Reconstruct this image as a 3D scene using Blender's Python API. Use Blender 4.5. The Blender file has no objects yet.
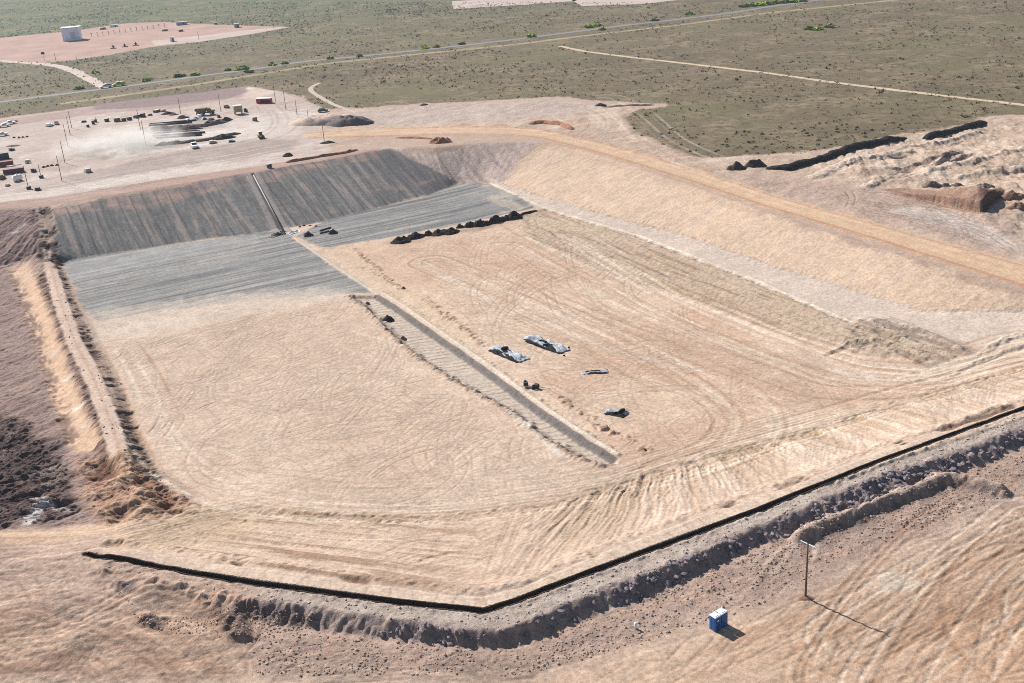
import bpy, bmesh, math, random
import numpy as np
from mathutils import Vector, Matrix
from mathutils.geometry import delaunay_2d_cdt

random.seed(7)
RNG = np.random.default_rng(11)
SC = bpy.context.scene
COL = SC.collection
F32 = np.float32

# ------------------------------------------------------------------ camera
HC = 92.0
FPX = 1100.0
PITCH = math.radians(22.43)
ROLL = math.radians(4.05)
CS, SN = math.cos(PITCH), math.sin(PITCH)
CR, SR = math.cos(ROLL), math.sin(ROLL)
cam_d = bpy.data.cameras.new('camera')
cam = bpy.data.objects.new('camera', cam_d)
COL.objects.link(cam)
_r = Vector((CR, -SN * SR, -CS * SR)); _u = Vector((SR, SN * CR, CS * CR)); _b = Vector((0, -CS, SN))
_m = Matrix((_r, _u, _b)).transposed().to_4x4(); _m.translation = (0, 0, HC)
cam.matrix_world = _m
cam_d.sensor_width = 36
cam_d.lens = 36 * FPX / 1024
cam_d.clip_start = 0.5
cam_d.clip_end = 30000
SC.camera = cam

def ray(u, v):
    dx = (u - 512) / FPX
    dy = (v - 341.5) / FPX
    a = dx * CR - dy * SR; b = dx * SR + dy * CR
    return a, CS - b * SN, -SN - b * CS

def flat(u, v, z=0.0):
    a, b, c = ray(u, v)
    t = (z - HC) / c
    return (a * t, b * t)

TA = np.array([-0.4472, 0.8944]); SA = np.array([0.8944, 0.4472])
_ts = float(np.dot(flat(640, 478, -6.5), TA)); _tn = float(np.dot(flat(256, 233, -11), TA))
def FZ(u, v, off=0.0):
    """level of the pit floor at a pixel: it falls gently to the far toe"""
    z = -8.0
    for _ in range(12):
        t = float(np.dot(flat(u, v, z), TA))
        z = -6.4 - 4.6 * min(1.0, max(0.0, (t - _ts) / (_tn - _ts)))
    return z + off

# ------------------------------------------------------------------ noise
def _h(ix, iy, seed):
    n = (ix.astype(np.int64) * 374761393 + iy.astype(np.int64) * 668265263 + seed * 1442695041) & 0xffffffff
    n = ((n ^ (n >> 13)) * 1274126177) & 0xffffffff
    n = n ^ (n >> 16)
    return (n & 0xffff).astype(F32) / 65535.0

def vnoise(x, y, seed=0):
    fx = np.floor(x); fy = np.floor(y)
    tx = (x - fx).astype(F32); ty = (y - fy).astype(F32)
    tx = tx * tx * (3 - 2 * tx); ty = ty * ty * (3 - 2 * ty)
    ix = fx.astype(np.int64); iy = fy.astype(np.int64)
    a = _h(ix, iy, seed); b = _h(ix + 1, iy, seed)
    c = _h(ix, iy + 1, seed); d = _h(ix + 1, iy + 1, seed)
    return (a + (b - a) * tx) * (1 - ty) + (c + (d - c) * tx) * ty      # 0..1

def fbm(x, y, o=3, seed=0, g=0.5):
    s = 0; a = 1.0; t = 0
    for i in range(o):
        s = s + a * vnoise(x, y, seed + i * 17)
        t += a; a *= g
        x = x * 2.03 + 11.3; y = y * 2.03 + 5.7
    return s / t * 2 - 1                                                 # -1..1

def sstep(a, b, x):
    t = np.clip((x - a) / (b - a), 0, 1)
    return t * t * (3 - 2 * t)

# ------------------------------------------------------------------ ground grid
DX = 0.26
def axis(lo, hi, neg, pos, cap, mid=None):
    mid = list(np.arange(lo, hi, DX)) if mid is None else mid
    def grow(end, start, sgn):
        out = []; p = start; st = abs(mid[-1] - mid[-2]) if sgn > 0 else abs(mid[1] - mid[0])
        while abs(p) < abs(end) if sgn > 0 else p > end:
            far = (p - hi) if sgn > 0 else (lo - p)
            g = 1.02 if far < 230 else 1.10
            st = st * g
            if far < 230: st = min(st, cap)
            p = p + sgn * st
            out.append(p)
        return out
    r = grow(pos, mid[-1], 1)
    l = grow(neg, mid[0], -1)
    return np.array(l[::-1] + mid + r, dtype=np.float64)
GX = axis(-182, 165, -8500, 8500, 1.0)
GY = axis(104, 408, -1500, 9000, 0.9, list(np.arange(104, 240, 0.22)) + list(np.arange(240, 408, 0.36)))
NX, NY = len(GX), len(GY)
X, Y = np.meshgrid(GX, GY)            # [NY, NX]
X = X.astype(np.float64); Y = Y.astype(np.float64)

# ------------------------------------------------------------------ surveyed levels: (pixel u, v, level z)
BL = []
def bl(pts, z=None):
    BL.append([(p[0], p[1], p[2] if len(p) > 2 else z) for p in pts])
N_CREST = [(-250, 246), (-150, 231), (0, 209), (48, 205), (150, 189), (260, 171), (330, 159), (391, 147), (434, 147), (479, 143), (540, 142)]
E_CREST = [(540, 142), (580, 150), (620, 162), (690, 186), (760, 211), (877, 248), (960, 274), (1024, 294), (1150, 333), (1400, 412)]
bl(N_CREST, 0); bl(E_CREST, 0)
N_TOE = [(63, 262, -10.6), (120, 252, -10.8), (182, 243, -11), (256, 233, -11), (325, 221, -11), (430, 195, -10.8), (458, 184, -10.4), (480, 183, -10.0), (503, 184, -9.6)]
E_TOE = [(503, 184, -9.6), (544, 197, -8.8), (617, 218, -7.8), (687, 236, -7.2), (760, 261, -6.6), (877, 297, -5.6), (924, 311, -5), (1024, 312, -2.4), (1150, 355, -0.8)]
bl(N_TOE); bl(E_TOE)
def blf(pts, off=0.0): bl([(u, v, FZ(u, v, off)) for u, v in pts])
blf([(330, 250), (400, 242), (530, 218)]); blf([(530, 235), (620, 268), (700, 310)]); bl([(800, 350, -6.2), (892, 371, -5.6), (935, 373, -5.2), (1023, 349, -3.8)])
blf([(640, 300), (700, 340), (700, 400)]); bl([(800, 400, -6.2), (880, 400, -5.6)])
blf([(100, 350), (200, 400), (300, 400), (400, 470)]); blf([(200, 300), (345, 300), (420, 380), (500, 450), (640, 465)]); blf([(90, 310), (250, 270), (360, 240)])
S_FLOOR = [(200, 503, -6.3), (260, 512, -6.4), (350, 518, -6.4), (430, 520, -6.4), (500, 513, -6.4), (560, 503, -6.4), (640, 478, -6.4), (720, 456, -6.2), (800, 435, -6), (900, 404, -5.2), (1024, 368, -3.5), (1150, 352, -1.2)]
S_TOP = [(110, 545), (160, 554), (240, 565), (339, 579), (390, 587), (452, 595), (481, 597), (524, 587), (574, 564), (651, 534), (695, 518), (781, 489), (882, 451), (929, 436), (1024, 404), (1150, 362), (1400, 282)]
B_OUT = [(100, 570), (170, 585), (256, 600), (320, 608), (390, 619), (454, 629), (500, 631), (530, 621), (589, 595), (620, 585), (698, 553), (747, 531), (815, 503), (882, 474), (949, 456), (1024, 427), (1150, 385), (1400, 302)]
B_TOE = [(256, 619), (320, 628), (374, 637), (433, 642), (473, 647), (500, 646), (533, 636), (605, 610), (655, 594), (730, 556), (781, 538), (848, 515), (916, 488), (1024, 447), (1150, 403), (1400, 318)]
bl(S_FLOOR); bl(S_TOP, -0.15); bl(B_OUT, 0.0); bl(B_TOE, -1.8)
bl([(-300, 700, -1.5), (0, 683, -1.6), (300, 683, -1.75), (600, 683, -1.8), (1024, 683, -1.8)])
bl([(1024, 560, -1.8), (1400, 560, -1.8)]); bl([(-300, 950, -1.7), (512, 950, -1.8), (1300, 950, -1.8)])
bl([(-200, 600, -1.2), (0, 600, -1), (100, 600, -.7), (180, 615, -1.2)])
bl([(-200, 545, -1.3), (0, 537, -1.2), (56, 536, -1.3), (106, 529, -1.6), (136, 509, -2.8), (131, 487, -4.2), (122, 462, FZ(122, 462, 1.8)), (111, 423, FZ(111, 423, 1.7)), (94, 379, FZ(94, 379, 1.6)), (73, 338, FZ(73, 338, 1.6)), (59, 297, FZ(59, 297, 1.5)), (50, 262, -9.0), (47, 235, -4.8), (44, 207, 0)])
R_EDGE = [(50, 209, -.2), (56, 265, -9.6)] + [(u, v, FZ(u, v, 1.4)) for u, v in ((70, 297), (85, 335), (102, 367), (114, 392), (125, 426), (142, 467))] + [(164, 501, -4.5)]
bl(R_EDGE)
F_EDGE = [(63, 264, -10.8)] + [(u, v, FZ(u, v)) for u, v in ((81, 300), (100, 341), (122, 384), (136, 431), (156, 465), (200, 497))]
bl(F_EDGE)
bl([(u, v, FZ(u, v, o)) for u, v, o in ((25, 275, .2), (45, 320, -.2), (61, 376, -.4), (80, 420, -.4), (92, 448, -.3), (100, 480, .8))])
bl([(36, 212, -.5)] + [(u, v, FZ(u, v, 1.2)) for u, v in ((40, 275), (58, 335), (80, 385), (98, 430), (108, 465))])
bl([(-250, 305, -11.5), (-150, 290, -11.5), (0, 266, -11.3), (20, 262, -11), (36, 258, -10)])
bl([(0, 300, -11.6), (20, 340, -11.2), (30, 400, -10), (0, 420, -10), (-150, 400, -10)])
bl([(-150, 450, -9.5), (0, 440, -9.4), (50, 470, -8.4), (62, 498, -5.6), (85, 512, -3.2)]); bl([(-150, 530, -2), (0, 521, -2), (50, 523, -1.9)])
bl([(0, 150, 0), (200, 130, 0), (400, 110, 0), (600, 120, 0), (760, 160, 0), (900, 210, 0), (1024, 245, 0), (1300, 270, 0)])
bl([(-300, 200, 0), (0, 120, 0), (512, 90, 0), (1300, 150, 0)])
pts = []
for line in BL:
    W = [(*flat(u, v, z), z) for u, v, z in line]
    for a, b in zip(W[:-1], W[1:]):
        L = math.hypot(b[0] - a[0], b[1] - a[1]); n = max(1, int(L / 2.5)) if L < 300 else 20
        for i in range(n):
            t = i / n
            pts.append(tuple(a[k] + (b[k] - a[k]) * t for k in range(3)))
    pts.append(W[-1])
for q in [(-9500, 9500), (9500, 9500), (9500, -2000), (-9500, -2000), (0, 9500), (0, 1500), (-1200, 900), (1200, 900)]:
    pts.append((*q, 0.0))
pts += [(-9500, 0, -1.0), (9500, 0, -1.0), (0, -2000, -1.8), (-300, 60, -1.5), (300, 60, -1.5)]
pv = [Vector((p[0], p[1])) for p in pts]
cv, ce, cf, ov, _, _ = delaunay_2d_cdt(pv, [], [], 0, 1e-4)
cz = [pts[o[0]][2] if o else 0.0 for o in ov]
Z = np.zeros((NY, NX), dtype=np.float64)
for f in cf:
    (x0, y0), (x1, y1), (x2, y2) = [(cv[i][0], cv[i][1]) for i in f[:3]]
    z0, z1, z2 = [cz[i] for i in f[:3]]
    i0, i1 = np.searchsorted(GX, min(x0, x1, x2)), np.searchsorted(GX, max(x0, x1, x2), side='right')
    j0, j1 = np.searchsorted(GY, min(y0, y1, y2)), np.searchsorted(GY, max(y0, y1, y2), side='right')
    if i1 <= i0 or j1 <= j0: continue
    d = (y1 - y2) * (x0 - x2) + (x2 - x1) * (y0 - y2)
    if abs(d) < 1e-9: continue
    xs = X[j0:j1, i0:i1]; ys = Y[j0:j1, i0:i1]
    a = ((y1 - y2) * (xs - x2) + (x2 - x1) * (ys - y2)) / d
    b = ((y2 - y0) * (xs - x2) + (x0 - x2) * (ys - y2)) / d
    c = 1 - a - b
    m = (a >= -1e-6) & (b >= -1e-6) & (c >= -1e-6)
    Z[j0:j1, i0:i1][m] = (a * z0 + b * z1 + c * z2)[m]
def blur(A, n):
    for _ in range(n):
        A[1:-1, :] = (A[:-2, :] + 2 * A[1:-1, :] + A[2:, :]) / 4
        A[:, 1:-1] = (A[:, :-2] + 2 * A[:, 1:-1] + A[:, 2:]) / 4
    return A
Z = blur(Z, 3)

def zat(x, y, A=None):
    A = Z if A is None else A
    x = np.asarray(x, dtype=float); y = np.asarray(y, dtype=float)
    i = np.clip(np.searchsorted(GX, x) - 1, 0, NX - 2); j = np.clip(np.searchsorted(GY, y) - 1, 0, NY - 2)
    tx = np.clip((x - GX[i]) / (GX[i + 1] - GX[i]), 0, 1); ty = np.clip((y - GY[j]) / (GY[j + 1] - GY[j]), 0, 1)
    return (A[j, i] * (1 - tx) + A[j, i + 1] * tx) * (1 - ty) + (A[j + 1, i] * (1 - tx) + A[j + 1, i + 1] * tx) * ty
ZB = Z.copy()                          # the graded levels before roughness: used for setting out

def hit(u, v):
    """ground point seen at a pixel of the photograph, on the graded levels"""
    a, b, c = ray(u, v)
    zs = np.linspace(5, -16, 260)
    t = (zs - HC) / c
    zz = zat(a * t, b * t, ZB)
    k = np.nonzero(zs <= zz)[0]
    k = k[0] if len(k) else len(zs) - 1
    if k > 0:
        d0 = zs[k - 1] - zz[k - 1]; d1 = zs[k] - zz[k]
        w = d0 / (d0 - d1) if d0 != d1 else 0
        tt = t[k - 1] + (t[k] - t[k - 1]) * w
    else: tt = t[0]
    return (a * tt, b * tt)
def mpp(u, v):
    x, y = hit(u, v)
    return (y * CS + HC * SN) / FPX      # metres per pixel there
def dens(px, closed=False, step=9):
    out = []
    q = px + [px[0]] if closed else px
    for a, b in zip(q[:-1], q[1:]):
        n = max(1, int(math.hypot(b[0] - a[0], b[1] - a[1]) / step))
        for i in range(n): out.append((a[0] + (b[0] - a[0]) * i / n, a[1] + (b[1] - a[1]) * i / n))
    if not closed: out.append(q[-1])
    return out
def wline(px, closed=False, step=9):
    return np.array([hit(p[0], p[1]) for p in dens([(p[0], p[1]) for p in px], closed, step)])

# ------------------------------------------------------------------ masks on the ground
def block(P, mg):
    i0, i1 = np.searchsorted(GX, P[:, 0].min() - mg), np.searchsorted(GX, P[:, 0].max() + mg)
    j0, j1 = np.searchsorted(GY, P[:, 1].min() - mg), np.searchsorted(GY, P[:, 1].max() + mg)
    return slice(max(j0, 0), max(j1, 0)), slice(max(i0, 0), max(i1, 0))
def seg_d(xs, ys, P, closed, cap=None):
    """distance, arclength and side to a polyline; with cap, only within that reach of it"""
    Q = np.vstack([P, P[:1]]) if closed else P
    best = np.full(xs.shape, 1e9 if cap is None else cap * 1.5, dtype=F32); S = np.zeros(xs.shape, dtype=F32); side = np.ones(xs.shape, dtype=F32)
    acc = 0.0
    ax_x = xs[0] if xs.ndim == 2 else None; ax_y = ys[:, 0] if xs.ndim == 2 else None
    for k in range(len(Q) - 1):
        ax, ay = Q[k]; bx, by = Q[k + 1]
        ex, ey = bx - ax, by - ay; L2 = ex * ex + ey * ey + 1e-12; L = math.sqrt(L2)
        if cap is not None:
            i0, i1 = np.searchsorted(ax_x, min(ax, bx) - cap), np.searchsorted(ax_x, max(ax, bx) + cap)
            j0, j1 = np.searchsorted(ax_y, min(ay, by) - cap), np.searchsorted(ax_y, max(ay, by) + cap)
            w = np.s_[j0:j1, i0:i1]
        else: w = np.s_[...]
        px = xs[w] - ax; py = ys[w] - ay
        if px.size:
            t = np.clip((px * ex + py * ey) / L2, 0, 1)
            d = np.hypot(px - t * ex, py - t * ey).astype(F32)
            m = d < best[w]
            best[w][m] = d[m]; S[w][m] = (acc + t * L)[m]; side[w][m] = np.sign(ex * py - ey * px + 1e-9)[m]
        acc += L
    return best, S, side
def inside(xs, ys, P):
    m = np.zeros(xs.shape, dtype=bool)
    n = len(P); grid = xs.ndim == 2 and xs.shape[0] > 4 and xs.shape[1] > 4
    yc = ys[:, 0] if grid else None
    for k in range(n):
        ax, ay = P[k]; bx, by = P[(k + 1) % n]
        if ay == by: continue
        if grid:
            j0, j1 = np.searchsorted(yc, min(ay, by)), np.searchsorted(yc, max(ay, by))
            if j1 <= j0: continue
            m[j0:j1] ^= xs[j0:j1] < (bx - ax) * (ys[j0:j1] - ay) / (by - ay) + ax
        else:
            m ^= ((ay > ys) != (by > ys)) & (xs < (bx - ax) * (ys - ay) / (by - ay) + ax)
    return m
EN1 = fbm(X * 0.45, Y * 0.45, 4, 3).astype(F32)       # ragged edges
EN2 = fbm(X * 0.06, Y * 0.06, 4, 4).astype(F32)
class Reg: pass
def poly(px, soft=0.5, jag=0.4, step=9, jag2=0.0):
    soft *= 1.25; jag *= 1.25; jag2 *= 1.25
    P = wline(px, True, step)
    sl = block(P, soft * 2 + jag + 2)
    xs, ys = X[sl], Y[sl]
    d, S, _ = seg_d(xs, ys, P, True, soft * 2 + jag * 1.5 + jag2 * 1.5 + 2)
    sd = np.where(inside(xs, ys, P), d, -d) + EN1[sl] * jag + EN2[sl] * jag2
    r = Reg(); r.sl = sl; r.sd = sd; r.m = sstep(-soft, soft, sd); r.S = S; r.P = P
    return r
def line(px, width, soft=0.3, jag=0.2, step=9):
    width *= 1.25; soft *= 1.25; jag *= 1.25
    P = wline(px, False, step)
    sl = block(P, width + soft * 2 + jag + 1)
    d, S, side = seg_d(X[sl], Y[sl], P, False, width + soft * 2 + jag + 1)
    r = Reg(); r.sl = sl; r.d = d; r.S = S; r.side = side; r.P = P
    r.m = 1 - sstep(width / 2 - soft, width / 2 + soft, d + EN1[sl] * jag)
    return r

# colours: real-world albedo. 'seen' values are what a flat sunlit patch of it looks like in the picture
KEXP = 1.62
def lin(c):
    c = np.asarray(c, dtype=float) / 255
    return np.where(c <= 0.04045, c / 12.92, ((c + 0.055) / 1.055) ** 2.4)
def alb(r, g, b):
    return lin((r, g, b)) / KEXP
SOIL = np.zeros((NY, NX, 3), dtype=F32); SOIL[:] = alb(198, 172, 152)
ROUGH = np.full((NY, NX), 0.35, dtype=F32)
VEG = np.zeros((NY, NX), dtype=F32)
ZONE = np.zeros((NY, NX), dtype=np.int8)
ZN = {}
def zone(name):
    return ZN.setdefault(name, len(ZN) + 1)
def paint(r, col, k=1.0, rough=None, zn=None, veg=None):
    m = (r.m * k)[..., None]
    SOIL[r.sl] = SOIL[r.sl] * (1 - m) + np.asarray(col, dtype=F32) * m
    if rough is not None: ROUGH[r.sl] = ROUGH[r.sl] * (1 - r.m) + rough * r.m
    if veg is not None: VEG[r.sl] = VEG[r.sl] * (1 - r.m) + veg * r.m
    if zn: ZONE[r.sl][r.m > 0.5] = zone(zn)
def tint(r, col, noise, k=1.0):
    m = (r.m * k * noise)[..., None]
    SOIL[r.sl] = SOIL[r.sl] * (1 - m) + np.asarray(col, dtype=F32) * m
def lift(r, dz):
    Z[r.sl] += dz * r.m

# axes of the cell: T runs up the drain towards the far slope, S runs along the far crest
TT = (X * TA[0] + Y * TA[1]).astype(F32); SS = (X * SA[0] + Y * SA[1]).astype(F32)

NB = fbm(X * 0.035, Y * 0.035, 4, 21).astype(F32)
NM = fbm(X * 0.22, Y * 0.22, 4, 22).astype(F32)
NF = fbm(X * 1.1, Y * 1.1, 3, 23).astype(F32)
PALE = alb(228, 212, 192); SAND = alb(217, 190.3, 167.2); SANDR = alb(219, 187, 161); RED = alb(186, 140, 112); PURP = alb(168, 142, 132)

# ---------------- far plain: scrub everywhere beyond the works
YARD_TOP = [(-400, 168), (-150, 140), (0, 118), (59, 111), (117, 102), (180, 95), (234, 88), (250, 86), (264, 88), (280, 91), (300, 98), (316, 104), (334, 109), (371, 108), (395, 105), (438, 102), (512, 99), (556, 97), (591, 100), (635, 103), (667, 103), (668, 107), (635, 110), (625, 117), (630, 127), (638, 135), (655, 142), (670, 147), (685, 153), (700, 158), (724, 157), (746, 155), (768, 156), (802, 153), (850, 145), (903, 133), (923, 133), (987, 116), (1030, 116), (1150, 110), (1500, 140)]
scrub = poly(YARD_TOP + [(2200, 60), (1800, -10), (512, -30), (-700, 20), (-1300, 75)], 1.0, 1.6, 14, 5.0)
far_sl = np.s_[:]
full = Reg(); full.sl = np.s_[:, :]
fy = (Y > 1100) | ((np.abs(X) > 900) & (Y > 560))
full.m = np.where(fy & (Y > 260), 1.0, 0.0).astype(F32)
full.m[scrub.sl] = np.maximum(full.m[scrub.sl], scrub.m)
SCR = alb(122, 109, 84)
paint(full, SCR, rough=0.5, zn='scrubland', veg=1.0)
g = full.m * np.clip(0.5 + 0.5 * NB, 0, 1)
m3 = (g * 0.35)[..., None]; SOIL[:] = SOIL * (1 - m3) + alb(136, 116, 90).astype(F32) * m3
gl = full.m * sstep(650, 1400, Y - X * 0.6)
m3 = (gl * 0.85)[..., None]; SOIL[:] = SOIL * (1 - m3) + alb(100, 116, 84).astype(F32) * m3
gd = full.m * sstep(0.15, 0.6, fbm(X * 0.012, Y * 0.03, 3, 77)) * 0.35
SOIL *= (1 - gd * 0.5)[..., None]

# ---------------- yard and disturbed soil
yard = poly([(-400, 170), (-150, 142), (0, 119), (59, 112), (117, 103), (234, 89), (250, 87), (280, 92), (316, 105), (330, 112), (330, 158), (260, 170), (150, 188), (48, 204), (0, 207), (-250, 243)], 1.2, 1.2, 9)
paint(yard, alb(205, 186, 173), zn='work_yard', rough=0.3)
tint(yard, alb(222, 210, 198), sstep(0.0, 0.6, NB[yard.sl] + 0.5 * NM[yard.sl]), 0.7)
tint(yard, alb(176, 150, 138), sstep(0.1, 0.7, fbm(TT[yard.sl] * 0.25, SS[yard.sl] * 0.05, 4, 31)), 0.5)
r = poly([(-100, 130), (0, 120), (60, 112), (117, 103), (240, 88), (250, 90), (240, 97), (180, 108), (117, 112), (60, 119), (0, 127), (-100, 138)], 1.5, 1.0)
paint(r, alb(180, 152, 144), 0.8)
r = poly([(92, 104), (180, 94), (246, 87), (246, 92), (230, 98), (140, 108), (95, 110)], 0.8, 0.6); paint(r, alb(142, 122, 120), 0.75)
r = poly([(240, 98), (252, 91), (266, 90), (262, 97), (248, 100)], 0.8, 0.6); paint(r, alb(222, 196, 176), 0.8)
r = poly([(200, 126), (262, 116), (300, 122), (300, 134), (240, 141), (205, 138)], 3, 2); paint(r, alb(224, 212, 200), 0.6)
for q_ in ([(150, 140), (190, 134), (236, 128), (244, 131), (200, 138), (152, 145)], [(150, 150), (190, 145), (240, 140), (240, 143), (195, 149), (152, 153)], [(100, 140), (150, 128), (158, 152), (110, 160)]):
    r = poly(q_, 1.5, 1.5); tint(r, alb(236, 228, 216), 0.7 + 0.3 * NM[r.sl], 0.85)
r = poly([(140, 128), (200, 120), (226, 119), (228, 127), (150, 134)], 2, 1.5); paint(r, alb(150, 138, 132), 0.5)
r = poly([(150, 158), (240, 140), (300, 140), (290, 150), (190, 166), (80, 182), (60, 178)], 2.5, 2); paint(r, alb(160, 142, 134), 0.6)
r = poly([(-100, 216), (0, 201), (48, 198), (150, 181), (260, 166), (330, 154), (380, 148), (380, 152), (260, 172), (48, 206), (-100, 222)], 0.7, 0.5); paint(r, alb(180, 146, 130), 0.75)
r = poly([(-100, 208), (0, 193), (60, 187), (180, 170), (260, 160), (262, 164), (150, 181), (40, 198), (-100, 214)], 0.8, 0.5); paint(r, alb(222, 208, 196), 0.7)
# dirt area north-east of the yard
ne = poly([(330, 110), (371, 109), (438, 103), (512, 100), (591, 101), (635, 104), (625, 118), (640, 136), (672, 148), (700, 159), (746, 156), (830, 150), (905, 135), (990, 118), (1150, 112), (1500, 145), (1500, 300), (1024, 262), (906, 231), (804, 203), (700, 175), (629, 151), (560, 136), (512, 127), (383, 129), (320, 134)], 1.2, 1.2)
paint(ne, alb(202, 176, 154), rough=0.55)
tint(ne, alb(226, 205, 184), sstep(0.0, 0.6, fbm(X[ne.sl] * 0.12, Y[ne.sl] * 0.05, 4, 41)), 0.7)
tint(ne, alb(178, 148, 128), sstep(0.2, 0.7, fbm(X[ne.sl] * 0.06 + 9, Y[ne.sl] * 0.1, 4, 43)), 0.6)
r = poly([(340, 112), (440, 104), (560, 98), (600, 102), (590, 112), (500, 122), (400, 126), (350, 124)], 2, 1.5); paint(r, alb(200, 182, 172), 0.6)
r = poly([(760, 175), (905, 190), (1024, 225), (1024, 258), (880, 222), (790, 196), (730, 178)], 2, 2); paint(r, alb(192, 166, 150), 0.7)
r = poly([(900, 205), (960, 214), (1010, 236), (1024, 250), (1000, 246), (940, 224), (890, 212)], 1.5, 1.5); paint(r, alb(222, 208, 196), 0.6)
# humps of the stripped ground in the east
hump = poly([(800, 160), (905, 138), (1000, 119), (1200, 115), (1400, 230), (1024, 240), (930, 190), (860, 185)], 6, 2)
Z[hump.sl] += hump.m * (fbm(X[hump.sl] * 0.06, Y[hump.sl] * 0.04, 5, 51) * 2.2 + np.abs(fbm(X[hump.sl] * 0.2, Y[hump.sl] * 0.09, 4, 52)) * 1.4)
Z[ne.sl] += ne.m * fbm(X[ne.sl] * 0.2, Y[ne.sl] * 0.2, 4, 53) * 0.4
tint(hump, alb(222, 200, 178), sstep(-0.1, 0.5, fbm(X[hump.sl] * 0.1, Y[hump.sl] * 0.06, 4, 57)), 0.7)
for pp, w in (([(900, 170), (935, 160), (962, 152)], 3.0), ([(880, 182), (905, 172), (935, 165)], 2.5), ([(980, 170), (1005, 172), (1030, 174)], 2.5), ([(948, 163), (962, 160), (972, 155)], 2.0)):
    r = line(pp, w, 0.9, 0.8); paint(r, alb(150, 120, 105), 0.75); Z[r.sl] -= r.m * 1.0
for pp, w in (([(815, 181), (850, 168), (880, 160), (905, 156)], 2.2), ([(868, 190), (900, 178), (935, 168), (950, 160)], 1.6), ([(930, 176), (970, 168), (1010, 158), (1040, 150)], 1.8), ([(960, 182), (1000, 178), (1040, 172)], 1.6), ([(905, 150), (940, 146), (980, 136)], 1.4)):
    r = line(pp, w, 0.9, 1.2); m = sstep(-0.3, 0.2, fbm(r.S * 0.1, r.d * 0.3, 3, 155)); tint(r, alb(168, 128, 108), m, 0.7); Z[r.sl] -= r.m * m * 0.9
    r = line([(a, b - 4) for a, b in pp], w * 1.4, 1.0, 1.0); Z[r.sl] += r.m * 0.8; tint(r, alb(232, 212, 192), 0.8, 0.6)
# excavated bank with its standing face
exc = poly([(884, 193), (909, 196), (939, 203), (960, 209), (980, 214), (1001, 197), (1012, 176), (960, 166), (900, 176)], 0.3, 0.25, 5)
P = exc.P
c0 = np.array(hit(980, 214)); c1 = np.array(hit(886, 193)); ax = (c0 - c1) / np.linalg.norm(c0 - c1)
q = ((X[exc.sl] - c1[0]) * ax[0] + (Y[exc.sl] - c1[1]) * ax[1]) / np.linalg.norm(c0 - c1)
n = np.array([-ax[1], ax[0]]); dn = (X[exc.sl] - c1[0]) * n[0] + (Y[exc.sl] - c1[1]) * n[1]
hh = 3.3 * sstep(-0.1, 0.9, q) * (1 - sstep(6, 26, dn))
Z[exc.sl] += exc.m * np.maximum(hh, 0)
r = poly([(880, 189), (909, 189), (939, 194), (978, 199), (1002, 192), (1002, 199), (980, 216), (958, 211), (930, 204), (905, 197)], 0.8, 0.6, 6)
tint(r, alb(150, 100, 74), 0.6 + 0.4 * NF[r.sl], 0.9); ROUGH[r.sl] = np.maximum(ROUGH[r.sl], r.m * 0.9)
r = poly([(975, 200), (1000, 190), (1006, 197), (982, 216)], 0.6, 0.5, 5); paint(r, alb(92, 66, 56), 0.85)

# ---------------- the haul road on the east crest
HR_UP = [(300, 133), (383, 128), (450, 126), (512, 126), (550, 130), (590, 139), (640, 152), (700, 170), (760, 190), (804, 203), (906, 231), (1024, 263), (1150, 300), (1400, 370)]
HR_LO = [(1400, 402), (1150, 325), (1024, 287), (877, 240), (760, 205), (690, 181), (620, 159), (580, 148), (540, 138), (512, 135), (450, 134), (383, 136), (310, 138)]
hr = poly(HR_UP + HR_LO, 0.4, 0.3)
paint(hr, alb(217, 183, 152), rough=0.15, zn='haul_road')
for off, cc, w in ((0.12, alb(196, 150, 116), 1.0), (0.3, alb(232, 202, 168), 1.6), (0.62, alb(228, 196, 160), 1.8), (0.9, alb(190, 142, 108), 0.9), (0.97, alb(164, 112, 84), 1.1)):
    L = []
    ups = wline(HR_UP, False, 12); los = wline(HR_LO[::-1], False, 12)
    for k in range(60):
        a = ups[int(k / 59 * (len(ups) - 1))]; 
        b = los[np.argmin(np.hypot(*(los - a).T))]
        L.append(a * (1 - off) + b * off)
    L = np.array(L)
    sl = block(L, 3)
    d, S, _ = seg_d(X[sl], Y[sl], L, False, 3)
    r = Reg(); r.sl = sl; r.m = (1 - sstep(w * 0.3, w * 0.7, d + EN1[sl] * 0.25)) * (0.6 + 0.4 * NM[sl])
    SOIL[sl] = SOIL[sl] * (1 - r.m[..., None] * 0.8) + cc.astype(F32) * r.m[..., None] * 0.8
    Z[sl] -= r.m * (0.06 if off > 0.8 else 0.03)
r = line(HR_LO, 1.4, 0.6, 0.3); Z[r.sl] += r.m * 0.25; paint(r, alb(206, 160, 124), 0.7)
r = line([(383, 129), (450, 127), (512, 127), (560, 132), (640, 152)], 1.2, 0.6, 0.4); paint(r, alb(170, 128, 108), 0.35)

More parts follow.
